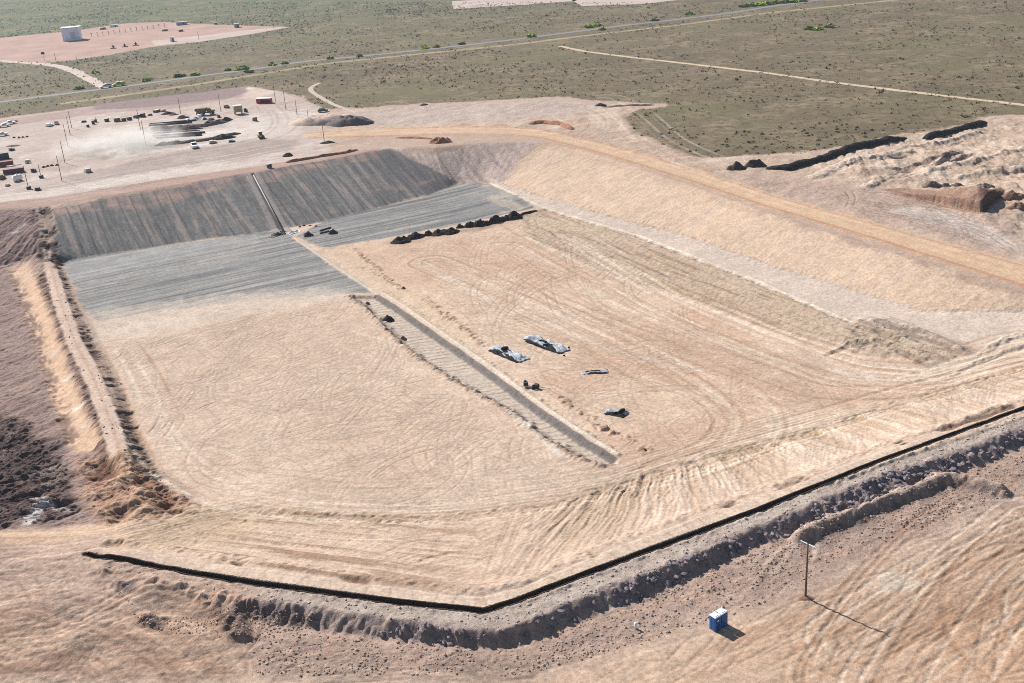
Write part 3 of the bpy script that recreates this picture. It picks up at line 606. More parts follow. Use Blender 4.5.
for px, w in (([(47, 207), (49, 222), (52, 240), (58, 268)], 1.8), ([(34, 210), (36, 225), (39, 242), (42, 258)], 1.1), ([(41, 207), (43, 225), (46, 245), (49, 260)], 0.4)):
    r = line(px, w, 0.8, 1.2); m = sstep(-0.3, 0.1, fbm(r.S * 0.25, r.d * 0.4, 4, 144))
    tint(r, alb(132, 106, 98), 0.9, 0.6); tint(r, alb(66, 52, 52), m, 0.9); Z[r.sl] -= r.m * (0.2 + m * 0.5)
for (u, v) in ((22, 226), (16, 232), (78, 407), (68, 378), (56, 352), (84, 425)):
    x, y = hit(u, v); P = np.array([[x, y]]); sl = block(P, 4); m = np.exp(-((X[sl] - x) / 1.4) ** 2 - ((Y[sl] - y) / 1.0) ** 2); r = Reg(); r.sl = sl; r.m = m; tint(r, alb(240, 232, 224), np.clip(0.7 + NF[sl], 0, 1), 0.9)
tr = poly([(74, 462), (110, 455), (128, 450), (150, 476), (196, 500), (190, 512), (150, 520), (110, 526), (90, 510)], 1.5, 1.5)
tint(tr, alb(204, 158, 124), 0.7 + 0.3 * NM[tr.sl], 0.8); tb = fbm(X[tr.sl] * 0.28, Y[tr.sl] * 0.28, 4, 116, 0.6); Z[tr.sl] += tr.m * tb * 1.6; tint(tr, alb(120, 82, 64), sstep(0.1, 0.4, -tb), 0.8); tint(tr, alb(228, 190, 156), sstep(0.15, 0.4, tb), 0.6); ROUGH[tr.sl] = np.maximum(ROUGH[tr.sl], tr.m * 0.8)
for u, v, s, h in ((110, 466, 2.0, 1.0), (119, 512, 2.4, 1.4), (163, 504, 2.0, 1.2), (158, 488, 1.6, 1.0), (143, 466, 1.2, .7)):
    x, y = hit(u, v); P = np.array([[x, y]]); sl = block(P, s * 3); d = np.hypot(X[sl] - x, (Y[sl] - y) * 0.8); m = np.exp(-(d / s) ** 2)
    Z[sl] -= m * h; r = Reg(); r.sl = sl; r.m = m; tint(r, alb(120, 84, 66), 0.9, 0.8)
r = line([(28, 521), (34, 516), (40, 508), (44, 501), (36, 499), (30, 498)], 1.6, 0.4, 0.4, 4); paint(r, alb(232, 222, 214), 0.9)
r = line([(44, 502), (56, 508), (70, 512)], 0.8, 0.4, 0.5, 4); paint(r, alb(206, 190, 180), 0.8)
r = line([(165, 513), (190, 509), (206, 503)], 0.7, 0.3, 0.3, 4); paint(r, alb(226, 200, 176), 0.8)
r = line([(0, 537), (56, 536), (106, 529), (136, 509)], 4.0, 1.2, 0.8); paint(r, alb(214, 180, 150), 0.7)
r = poly([(110, 533), (165, 516), (210, 506), (262, 514), (250, 538), (150, 550), (96, 548)], 1.0, 0.8); paint(r, alb(208, 180, 152), 0.7)

# ---------------- wheel tracks, as shallow paired ruts
JX0 = np.searchsorted(GX, -181); IX0 = GX[JX0]; JY0 = np.searchsorted(GY, 105); IY0 = GY[JY0]
NXU = np.searchsorted(GX, 164) - JX0; NYU = np.searchsorted(GY, 407) - JY0
def sweep(px, offs, w, cols, k, dz=0.05):
    P = wline(px, False, 6)
    for _ in range(8): P[1:-1] = (P[:-2] + 2 * P[1:-1] + P[2:]) / 4
    t = np.gradient(P, axis=0); t /= np.linalg.norm(t, axis=1, keepdims=True); n = np.stack([-t[:, 1], t[:, 0]], 1)
    sl = block(P, 16)
    d, S, side = seg_d(X[sl], Y[sl], P, False, 16)
    sdist = d * side
    for o in offs:
        rr = np.random.default_rng(int(abs(o) * 1000) + len(px))
        o2 = o + 0.5 * np.sin(S * 0.02 + o * 7)
        m = (1 - sstep(w * 0.3, w * 0.75, np.abs(sdist - o2))) * np.clip(0.35 + fbm(S * 0.03 + o * 5, S * 0, 2, 140) * 1.3, 0, 1) * (d < 15)
        r = Reg(); r.sl = sl; r.m = m; c = cols[int(rr.integers(len(cols)))]
        tint(r, c, np.clip(0.7 + 0.5 * NF[sl], 0, 1), k); Z[sl] -= m * dz
DK = alb(182, 146, 116); LT = alb(240, 222, 200)
sweep([(430, 262), (520, 300), (620, 345), (700, 385), (740, 420), (720, 446), (660, 470)], np.arange(-9, 10, 1.7), 0.9, [DK, LT, DK], 0.7, 0.09)
sweep([(560, 240), (660, 300), (760, 344), (850, 374), (930, 380), (1024, 352)], np.arange(-6, 13, 1.3), 0.9, [DK, LT, LT], 0.75, 0.09)
sweep([(500, 250), (600, 310), (720, 356), (820, 392), (900, 392), (1024, 362)], np.arange(-8, 9, 2.1), 0.9, [DK, LT], 0.65, 0.09)
sweep([(1024, 368), (900, 402), (800, 432), (700, 460), (640, 476), (540, 498), (430, 510), (320, 508), (230, 496), (178, 470), (148, 432), (132, 386), (112, 350)], np.arange(-7, 6, 1.4), 0.8, [DK, LT, LT], 0.7, 0.08)
sweep([(600, 100), (632, 118), (648, 140), (690, 160), (760, 184)], np.arange(-12, 13, 3.0), 1.2, [alb(232, 214, 194), alb(176, 146, 126)], 0.5)
sweep([(560, 105), (600, 112), (612, 126), (590, 136)], np.arange(-6, 7, 2.5), 1.2, [alb(232, 214, 194), alb(176, 146, 126)], 0.6)
sweep([(-20, 199), (60, 190), (150, 172), (230, 160), (300, 146), (340, 138)], np.arange(-12, 13, 2.6), 1.3, [alb(228, 214, 202), alb(150, 128, 118)], 0.5)
sweep([(150, 160), (230, 146), (280, 132), (290, 118), (270, 106)], np.arange(-9, 10, 2.6), 1.3, [alb(228, 214, 202), alb(150, 128, 118)], 0.5)
sweep([(560, 690), (680, 652), (800, 622), (920, 580), (1024, 540)], np.arange(-14, 12, 1.5), 0.7, [alb(232, 206, 182), alb(190, 154, 126), alb(224, 196, 170)], 0.5, 0.05)
FD = alb(160, 124, 102); FL = alb(230, 200, 174)
sweep([(-30, 604), (50, 596), (120, 612), (180, 640), (230, 690)], np.arange(-9, 10, 1.2), 0.7, [FD, FL, FL], 0.7, 0.08)
sweep([(-30, 650), (60, 640), (110, 610), (150, 590), (200, 596)], np.arange(-4, 5, 1.1), 0.6, [FD, FL], 0.6, 0.08)
sweep([(-30, 664), (120, 668), (300, 676), (460, 690)], np.arange(-4, 5, 1.2), 0.7, [FL, FL, FD], 0.6, 0.05)
sweep([(-20, 548), (60, 545), (120, 536), (190, 514), (262, 508)], np.arange(-5, 6, 1.0), 0.6, [FD, FL, FL], 0.6, 0.08)
sweep([(900, 690), (940, 620), (980, 570), (1040, 520)], np.arange(-16, 16, 1.5), 0.6, [alb(236, 214, 192), alb(178, 138, 108)], 0.7, 0.09)
sweep([(860, 640), (930, 590), (990, 556), (1050, 530)], np.arange(-12, 10, 1.7), 0.6, [alb(236, 214, 192), alb(178, 138, 108)], 0.6, 0.08)
sweep([(1050, 690), (985, 640), (975, 590), (1010, 556), (1060, 560)], np.arange(-6, 6, 1.4), 0.6, [alb(236, 214, 192), alb(178, 138, 108)], 0.6, 0.08)
for (u, v, rr_, h) in ((40, 608, 7, 0.9), (96, 640, 6, 0.8), (150, 588, 5, 0.7), (20, 650, 6, .6), (200, 640, 6, 0.7), (120, 562, 4, .5)):
    x, y = hit(u, v); P = np.array([[x, y]]); sl = block(P, rr_ * 3); Z[sl] += h * np.exp(-((X[sl] - x) / rr_) ** 2 - ((Y[sl] - y) / (rr_ * 0.6)) ** 2) * (1 + 0.6 * NM[sl])
GYU = GY[JY0:JY0 + NYU]
RUT = np.zeros((NYU, NXU), dtype=F32)
def stroke(P, depth, w=0.25):
    P = np.asarray(P); d = np.hypot(*(P[1:] - P[:-1]).T); s = np.concatenate([[0], np.cumsum(d)])
    if s[-1] < 0.5: return
    q = np.arange(0, s[-1], 0.16)
    x = np.interp(q, s, P[:, 0]); y = np.interp(q, s, P[:, 1])
    fade = np.minimum(1, np.minimum(q, s[-1] - q) / 3.0)
    i = np.round((x - IX0) / DX).astype(int); j = np.searchsorted(GYU, y); j = np.where((j > 0) & (j < NYU) & (np.abs(GYU[np.clip(j - 1, 0, NYU - 1)] - y) < np.abs(GYU[np.clip(j, 0, NYU - 1)] - y)), j - 1, j)
    ok = (i > 1) & (i < NXU - 2) & (j > 1) & (j < NYU - 2)
    i, j, x, y, fade = i[ok], j[ok], x[ok], y[ok], fade[ok]
    for di in (-1, 0, 1):
        for dj in (-1, 0, 1):
            dd = np.hypot(IX0 + (i + di) * DX - x, GYU[j + dj] - y)
            np.minimum.at(RUT, (j + dj, i + di), (-depth * fade * np.exp(-(dd / w) ** 2)).astype(F32))
def pair(P, depth=0.07, gauge=2.0):
    P = np.asarray(P, dtype=float)
    t = np.gradient(P, axis=0); t /= (np.linalg.norm(t, axis=1, keepdims=True) + 1e-9)
    n = np.stack([-t[:, 1], t[:, 0]], 1)
    stroke(P + n * gauge / 2, depth); stroke(P - n * gauge / 2, depth)
def curve(p, ang, L, k, wob=0.0):
    out = [p]; a = ang; n = int(L / 0.8)
    for i in range(n):
        a += k * 0.8 + wob * math.sin(i * 0.13 + p[0])
        out.append((out[-1][0] + 0.8 * math.cos(a), out[-1][1] + 0.8 * math.sin(a)))
    return out
R = random.Random(5)
aT = math.atan2(TA[1], TA[0])
def scatter_tracks(px, n, ang, spread, L, kk, depth):
    P = wline(px, True, 20)
    lo, hi = P.min(0), P.max(0); c = 0
    while c < n:
        x = R.uniform(lo[0], hi[0]); y = R.uniform(lo[1], hi[1])
        if not inside(np.array([[x]]), np.array([[y]]), P)[0, 0]: continue
        c += 1
        Q = np.array(curve((x, y), ang + R.gauss(0, spread), R.uniform(*L), R.uniform(-kk, kk), 0.01))
        ok = inside(Q[:, 0], Q[:, 1], P)
        if not ok.all():
            k = np.argmin(ok); Q = Q[:k]
        if len(Q) > 6: pair(Q, depth * R.uniform(0.4, 1.2), R.choice([1.9, 2.2, 2.6]))
LEFTF = [(104, 345), (256, 314), (348, 300), (420, 372), (500, 420), (590, 466), (560, 495), (500, 508), (350, 512), (210, 495), (150, 455), (128, 400)]
RIGHTF = [(400, 250), (530, 220), (640, 285), (760, 345), (900, 385), (1010, 362), (900, 398), (720, 448), (640, 470), (560, 400), (470, 330)]
def combs(px, n, ang, spread, L, kk, depth):
    """bundles of short parallel marks where a machine turned"""
    P = wline(px, True, 20); lo, hi = P.min(0), P.max(0); c = 0
    while c < n:
        x = R.uniform(lo[0], hi[0]); y = R.uniform(lo[1], hi[1])
        if not inside(np.array([[x]]), np.array([[y]]), P)[0, 0]: continue
        c += 1
        a = ang + R.gauss(0, spread); k = R.uniform(-kk, kk); d = depth * R.uniform(0.3, 1.0); sp = R.uniform(0.9, 1.7); l = R.uniform(*L)
        for m_ in range(R.randint(4, 10)):
            p0 = (x - math.sin(a) * m_ * sp + R.uniform(-1, 1) * math.cos(a) * 2, y + math.cos(a) * m_ * sp + R.uniform(-1, 1) * math.sin(a) * 2)
            Q = np.array(curve(p0, a, l * R.uniform(0.5, 1.1), k))
            if inside(Q[:, 0], Q[:, 1], P).all() and len(Q) > 5: stroke(Q, 0.85 * d * R.uniform(0.4, 1.2), 0.24)
scatter_tracks(LEFTF, 240, aT, 1.2, (14, 50), 0.07, 0.09)
scatter_tracks(RIGHTF, 190, aT, 0.45, (20, 80), 0.04, 0.10)
combs(LEFTF, 260, aT - 0.9, 0.8, (5, 13), 0.14, 0.12)
combs([(104, 345), (256, 316), (300, 330), (200, 430), (150, 455), (128, 400)], 60, aT - 1.0, 0.4, (6, 14), 0.08, 0.2)
combs(RIGHTF, 60, aT, 0.6, (8, 20), 0.08, 0.11)
combs([(560, 690), (720, 630), (900, 565), (1100, 480), (1200, 690)], 40, 0.5, 0.5, (6, 18), 0.06, 0.10)
combs([(0, 560), (80, 560), (240, 620), (240, 680), (0, 680)], 50, -0.5, 0.8, (4, 12), 0.1, 0.16)
scatter_tracks([(560, 690), (720, 630), (900, 565), (1100, 480), (1200, 690)], 90, 0.62, 0.18, (20, 70), 0.012, 0.09)
scatter_tracks([(900, 600), (950, 540), (1100, 490), (1150, 690), (960, 690)], 120, 0.75, 0.3, (14, 40), 0.03, 0.11)
scatter_tracks([(-60, 560), (80, 560), (256, 600), (256, 690), (-60, 690)], 110, -0.5, 0.7, (10, 30), 0.06, 0.11)
scatter_tracks([(240, 635), (420, 655), (600, 640), (560, 683), (240, 690)], 60, 0.2, 0.9, (6, 20), 0.09, 0.15)
scatter_tracks([(-50, 190), (200, 150), (320, 115), (330, 150), (100, 195)], 150, 0.5, 0.4, (30, 110), 0.02, 0.13)
scatter_tracks([(340, 112), (600, 104), (680, 160), (560, 134), (400, 126)], 60, -0.6, 0.5, (30, 90), 0.02, 0.16)
scatter_tracks([(780, 190), (900, 190), (1000, 230), (1020, 255)], 50, -1.0, 0.4, (20, 60), 0.03, 0.16)
# the sweep of tracks round the floor edge at the south side
for off in np.arange(-6, 10, 0.9):
    P = wline([(640, 400), (690, 440), (660, 470), (560, 488), (470, 500), (380, 506), (300, 504), (230, 492), (180, 468), (150, 430), (138, 392)], False, 6)
    t = np.gradient(P, axis=0); t /= np.linalg.norm(t, axis=1, keepdims=True); n = np.stack([-t[:, 1], t[:, 0]], 1)
    P = P + n * -off * R.uniform(0.8, 1.2); a = R.randint(0, len(P) // 2); b = a + R.randint(len(P) // 4, len(P) // 2)
    pair(P[a:b], 0.06)
for off in np.arange(-3, 14, 0.8):
    P = wline([(560, 262), (660, 312), (760, 352), (840, 378), (890, 386), (950, 382), (1024, 356)], False, 6)
    t = np.gradient(P, axis=0); t /= np.linalg.norm(t, axis=1, keepdims=True); n = np.stack([-t[:, 1], t[:, 0]], 1)
    P = P + n * -off * R.uniform(0.9, 1.1); a = R.randint(0, len(P) // 2); b = a + R.randint(len(P) // 3, len(P) // 2 + 5)
    pair(P[a:b], 0.07)
for off in np.arange(-2, 8, 0.9):                     # long sweeps along the edge of the south slope
    P = wline([(600, 492), (690, 462), (780, 436), (880, 408), (960, 386), (1024, 366)], False, 6)
    t = np.gradient(P, axis=0); t /= np.linalg.norm(t, axis=1, keepdims=True); n = np.stack([-t[:, 1], t[:, 0]], 1)
    P = P + n * off; pair(P[R.randint(0, 20):R.randint(30, 70)], 0.07)
for k in range(26):                                    # ruts fanning over the south-west corner
    a = hit(R.uniform(112, 200), R.uniform(530, 548)); b = hit(R.uniform(200, 262), R.uniform(500, 520))
    mid = ((a[0] + b[0]) / 2 + R.uniform(-1.5, 1.5), (a[1] + b[1]) / 2 + R.uniform(-1, 1))
    P = [tuple((1 - t) ** 2 * np.array(a) + 2 * t * (1 - t) * np.array(mid) + t * t * np.array(b)) for t in np.linspace(0, 1, 24)]
    pair(P, 0.1)
for k in range(70):                                    # dozer ruts down the south slope
    u = 470 + R.random() * 540; v = np.interp(u, [p[0] for p in S_TOP], [p[1] for p in S_TOP])
    u2 = u + (R.uniform(10, 75) if u < 640 else R.uniform(-25, 15)); v2 = np.interp(u2, [p[0] for p in S_FLOOR], [p[1] for p in S_FLOOR])
    t0, t1 = R.choice([(0.0, 0.7), (0.1, 1.0), (0.3, 1.0)])
    a = np.array(hit(u, v - 6)); b = np.array(hit(u2, v2 + 2)); mid = (a + b) / 2 + np.array([R.uniform(-1.5, 1.5), R.uniform(-1, 1)])
    P = [tuple((1 - t) ** 2 * a + 2 * t * (1 - t) * mid + t * t * b) for t in np.linspace(t0, t1, 24)]
    pair(P, 0.085)
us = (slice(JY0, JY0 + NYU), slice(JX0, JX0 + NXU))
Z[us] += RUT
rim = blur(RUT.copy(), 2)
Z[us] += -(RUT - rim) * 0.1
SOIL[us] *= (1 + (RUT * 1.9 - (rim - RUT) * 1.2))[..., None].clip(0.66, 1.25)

# ---------------- general unevenness of bare soil
soilm = (1 - VEG)
near = (np.abs(X) < 320) & (Y < 720)
Z += np.where(near, soilm * (NF * 0.09 + NM * 0.08 + 0.06 * EN1) * (0.12 + ROUGH), 0)
SOIL *= (1 + 0.10 * NM * soilm + 0.07 * NF * soilm)[..., None]
SOIL *= (1 + 0.07 * NB)[..., None]

# ---------------- anchor trench: vertices near its lips are drawn onto them so the cut is clean
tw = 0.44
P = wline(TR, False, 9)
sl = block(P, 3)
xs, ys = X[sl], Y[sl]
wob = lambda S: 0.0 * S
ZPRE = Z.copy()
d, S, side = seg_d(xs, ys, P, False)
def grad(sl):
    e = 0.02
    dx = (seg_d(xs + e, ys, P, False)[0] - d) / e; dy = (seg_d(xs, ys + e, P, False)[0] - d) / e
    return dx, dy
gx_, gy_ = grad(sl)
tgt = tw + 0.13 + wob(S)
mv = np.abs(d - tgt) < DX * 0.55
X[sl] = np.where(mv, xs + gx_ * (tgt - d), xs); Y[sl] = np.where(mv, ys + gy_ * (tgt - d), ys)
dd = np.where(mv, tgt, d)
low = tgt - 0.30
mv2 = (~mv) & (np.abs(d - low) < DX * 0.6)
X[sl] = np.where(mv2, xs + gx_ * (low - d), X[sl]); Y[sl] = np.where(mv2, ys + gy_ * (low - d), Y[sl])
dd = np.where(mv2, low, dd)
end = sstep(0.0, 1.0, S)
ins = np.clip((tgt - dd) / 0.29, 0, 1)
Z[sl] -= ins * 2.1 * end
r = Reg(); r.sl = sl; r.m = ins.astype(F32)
tint(r, alb(70, 58, 52), 1.0, 0.95)  # shade inside the trench painted into the soil colour
spoil = np.exp(-((dd - tgt - 0.45) / 0.3) ** 2) * (side < 0) * np.clip(NF[sl] * 1.5 + 0.3, 0, 1) * end
Z[sl] += spoil * 0.28

SPOT = None
def ground(u, v):
    x, y = hit(u, v)
    return Vector((x, y, float(zat(x, y))))

# ------------------------------------------------------------------ materials
def mk(name):
    m = bpy.data.materials.new(name); m.use_nodes = True
    nt = m.node_tree; b = nt.nodes['Principled BSDF']
    return m, nt, b
def N(nt, t, **kw):
    n = nt.nodes.new(t)
    for k, v in kw.items(): setattr(n, k, v)
    return n
def soil_material():
    m, nt, b = mk('bare_soil'); L = nt.links
    at = N(nt, 'ShaderNodeAttribute', attribute_name='soil')
    ar = N(nt, 'ShaderNodeAttribute', attribute_name='surface')
    sep = N(nt, 'ShaderNodeSeparateColor'); L.new(ar.outputs['Color'], sep.inputs[0])
    tc = N(nt, 'ShaderNodeTexCoord')
    def noise(scale, det, rough=0.6):
        n = N(nt, 'ShaderNodeTexNoise'); n.inputs['Scale'].default_value = scale; n.inputs['Detail'].default_value = det; n.inputs['Roughness'].default_value = rough
        L.new(tc.outputs['Object'], n.inputs['Vector']); return n
    def mth(op, a, bb):
        n = N(nt, 'ShaderNodeMath', operation=op)
        for i, q in enumerate((a, bb)):
            if isinstance(q, (int, float)): n.inputs[i].default_value = q
            else: L.new(q, n.inputs[i])
        return n.outputs[0]
    def ramp(src, a, bb, lo, hi):
        n = N(nt, 'ShaderNodeMapRange'); n.inputs[1].default_value = a; n.inputs[2].default_value = bb; n.inputs[3].default_value = lo; n.inputs[4].default_value = hi
        L.new(src, n.inputs[0]); return n.outputs[0]
    n1 = noise(1.5, 7, 0.68); n2 = noise(0.35, 5, 0.65); n3 = noise(4.5, 4, 0.7)
    mp = N(nt, 'ShaderNodeMapping'); mp.inputs['Rotation'].default_value = (0, 0, -math.atan2(TA[1], TA[0])); mp.inputs['Scale'].default_value = (0.22, 1.6, 1.0)
    L.new(tc.outputs['Object'], mp.inputs[0])
    n5 = N(nt, 'ShaderNodeTexNoise'); n5.inputs['Scale'].default_value = 1.0; n5.inputs['Detail'].default_value = 5; n5.inputs['Distortion'].default_value = 1.2; L.new(mp.outputs[0], n5.inputs['Vector'])
    k = mth('MULTIPLY', ramp(n1.outputs[0], 0.38, 0.62, 0.80, 1.15), ramp(n2.outputs[0], 0.38, 0.62, 0.92, 1.07))
    k = mth('MULTIPLY', k, ramp(n3.outputs[0], 0.36, 0.64, 0.86, 1.10))
    k = mth('MULTIPLY', k, ramp(n5.outputs[0], 0.38, 0.62, 0.97, 1.02))
    k = mth('MULTIPLY', k, ramp(n3.outputs[0], 0.30, 0.38, 0.80, 1.0))
    mul = N(nt, 'ShaderNodeMix', data_type='RGBA', blend_type='MULTIPLY'); mul.inputs[0].default_value = 1
    L.new(at.outputs['Color'], mul.inputs[6]); L.new(k, mul.inputs[7])
    # scrub cover: tufts of several sizes over paler soil
    s1 = noise(0.21, 8, 0.78); s2 = noise(0.04, 6, 0.7); s3 = noise(0.012, 4, 0.6); s4 = noise(0.10, 3, 0.6)
    dark = mth('MULTIPLY', ramp(s1.outputs[0], 0.51, 0.60, 0, 1), ramp(s4.outputs[0], 0.40, 0.6, 0.25, 1))
    pale = mth('MULTIPLY', ramp(s2.outputs[0], 0.47, 0.62, 0, 0.9), ramp(s1.outputs[0], 0.42, 0.56, 1, 0.1))
    mixA = N(nt, 'ShaderNodeMix', data_type='RGBA'); L.new(mth('MULTIPLY', pale, sep.outputs[1]), mixA.inputs[0]); L.new(mul.outputs[2], mixA.inputs[6]); mixA.inputs[7].default_value = (*alb(164, 143, 116), 1)
    mixB = N(nt, 'ShaderNodeMix', data_type='RGBA'); L.new(mth('MULTIPLY', mth('MULTIPLY', dark, sep.outputs[1]), 0.8), mixB.inputs[0]); L.new(mixA.outputs[2], mixB.inputs[6]); mixB.inputs[7].default_value = (*alb(66, 62, 42), 1)
    mixC = N(nt, 'ShaderNodeMix', data_type='RGBA'); L.new(mth('MULTIPLY', ramp(s3.outputs[0], 0.5, 0.66, 0, 0.45), sep.outputs[1]), mixC.inputs[0]); L.new(mixB.outputs[2], mixC.inputs[6]); mixC.inputs[7].default_value = (*alb(118, 116, 76), 1)
    L.new(mixC.outputs[2], b.inputs['Base Color'])
    b.inputs['Roughness'].default_value = 0.95; b.inputs['Specular IOR Level'].default_value = 0.15
    bp = N(nt, 'ShaderNodeBump'); bp.inputs['Distance'].default_value = 0.6
    hgt = mth('ADD', mth('ADD', mth('MULTIPLY', n1.outputs[0], 0.5), mth('MULTIPLY', n3.outputs[0], 0.3)), mth('MULTIPLY', n5.outputs[0], 0.06))
    L.new(hgt, bp.inputs['Height']); L.new(ramp(sep.outputs[0], 0, 1, 0.12, 1.0), bp.inputs['Strength'])
    L.new(bp.outputs[0], b.inputs['Normal'])
    return m
MSOIL = soil_material()
_mats = {}
def mat(name, rgb, rough=0.6, metal=0.0, var=0.12, scale=3.0, bump=0.0, spec=0.4):
    if name in _mats: return _mats[name]
    m, nt, b = mk(name); L = nt.links
    tc = N(nt, 'ShaderNodeTexCoord'); n = N(nt, 'ShaderNodeTexNoise'); n.inputs['Scale'].default_value = scale; n.inputs['Detail'].default_value = 5
    L.new(tc.outputs['Object'], n.inputs['Vector'])
    mr = N(nt, 'ShaderNodeMapRange'); mr.inputs[1].default_value = 0.3; mr.inputs[2].default_value = 0.7; mr.inputs[3].default_value = 1 - var; mr.inputs[4].default_value = 1 + var
    L.new(n.outputs[0], mr.inputs[0])
    mx = N(nt, 'ShaderNodeMix', data_type='RGBA', blend_type='MULTIPLY'); mx.inputs[0].default_value = 1; mx.inputs[6].default_value = (*rgb, 1)
    L.new(mr.outputs[0], mx.inputs[7]); L.new(mx.outputs[2], b.inputs['Base Color'])
    b.inputs['Roughness'].default_value = rough; b.inputs['Metallic'].default_value = metal; b.inputs['Specular IOR Level'].default_value = spec
    if bump:
        bp = N(nt, 'ShaderNodeBump'); bp.inputs['Strength'].default_value = 0.8; bp.inputs['Distance'].default_value = bump
        L.new(n.outputs[0], bp.inputs['Height']); L.new(bp.outputs[0], b.inputs['Normal'])
    _mats[name] = m
    return m
M_WHITE = mat('white_paint', (0.78, 0.78, 0.76), 0.4, var=0.05)
M_BLUE = mat('blue_plastic', (0.015, 0.13, 0.42), 0.45, var=0.1)
M_BLUE_SHADE = mat('shaded_blue_plastic', (0.012, 0.07, 0.22), 0.45, var=0.1)  # darker copy of the blue, painting shade onto the toilet doors
M_BLACK = mat('black_rubber', (0.02, 0.02, 0.022), 0.7)
M_GLASS = mat('dark_glass', (0.02, 0.03, 0.04), 0.1, spec=0.6)
M_STEEL = mat('galvanised_steel', (0.55, 0.56, 0.57), 0.4, 0.6)
M_WOOD = mat('weathered_pole_wood', (0.13, 0.085, 0.055), 0.9, var=0.25)
M_RED = mat('red_paint', (0.42, 0.05, 0.045), 0.5)
M_RUST = mat('rust_red_paint', (0.20, 0.06, 0.045), 0.8, var=0.3)
M_TAN = mat('tan_paint', (0.36, 0.29, 0.19), 0.6, var=0.15)
M_YELLOW = mat('machine_yellow', (0.48, 0.34, 0.10), 0.5)
M_LIME = mat('lime_green_paint', (0.35, 0.50, 0.06), 0.4)
M_DARK = mat('dark_steel', (0.045, 0.042, 0.042), 0.6, var=0.2)
M_GREYT = mat('grey_geotextile_sheet', (0.25, 0.28, 0.31), 0.75, var=0.5, scale=1.6)
M_BLKT = mat('black_plastic_sheet', (0.012, 0.0115, 0.0115), 0.85, var=0.3, bump=0.05, spec=0.1)
M_WHT = mat('white_cloth_sheet', (0.72, 0.72, 0.70), 0.8, var=0.1)
M_DSOIL = mat('dark_soil', tuple(alb(72, 62, 58)), 0.95, var=0.35, scale=1.6, bump=0.15, spec=0.1)
M_BSOIL = mat('brown_soil', tuple(alb(150, 116, 98)), 0.95, var=0.25, scale=1.2, bump=0.15, spec=0.1)
M_GSOIL = mat('grey_brown_soil', tuple(alb(128, 112, 104)), 0.95, var=0.3, scale=1.0, bump=0.15, spec=0.1)
M_RSOIL = mat('red_soil', tuple(alb(178, 128, 100)), 0.95, var=0.25, scale=1.0, bump=0.15, spec=0.1)
M_PSOIL = mat('pink_pad_soil', tuple(alb(192, 160, 146)), 0.95, var=0.14, scale=0.05, spec=0.1)
M_PALEP = mat('pale_pad_soil', tuple(alb(204, 186, 174)), 0.95, var=0.10, scale=0.05, spec=0.1)
M_ROCK = mat('broken_grey_rock', tuple(alb(152, 140, 142)), 0.9, var=0.3, scale=0.7, spec=0.15)
M_CLOD = mat('tan_clod', tuple(alb(196, 168, 150)), 0.95, var=0.25, scale=0.7, spec=0.1)
M_ASPH = mat('grey_road_surface', tuple(alb(140, 140, 140)), 0.85, var=0.10, scale=0.15, spec=0.2)
M_TRACK = mat('dirt_track_soil', tuple(alb(214, 192, 164)), 0.95, var=0.12, scale=0.2, spec=0.1)
M_TRACK2 = mat('grassy_track_soil', tuple(alb(168, 156, 124)), 0.95, var=0.18, scale=0.1, spec=0.1)
M_BUSH = mat('dark_scrub_leaf', tuple(alb(74, 71, 48)), 0.9, var=0.3, scale=0.8, spec=0.1)
M_BUSH2 = mat('olive_scrub_leaf', tuple(alb(112, 106, 70)), 0.9, var=0.3, scale=0.8, spec=0.1)
M_GREEN = mat('fresh_green_leaf', tuple(alb(158, 186, 66)), 0.9, var=0.35, scale=0.5, spec=0.1)

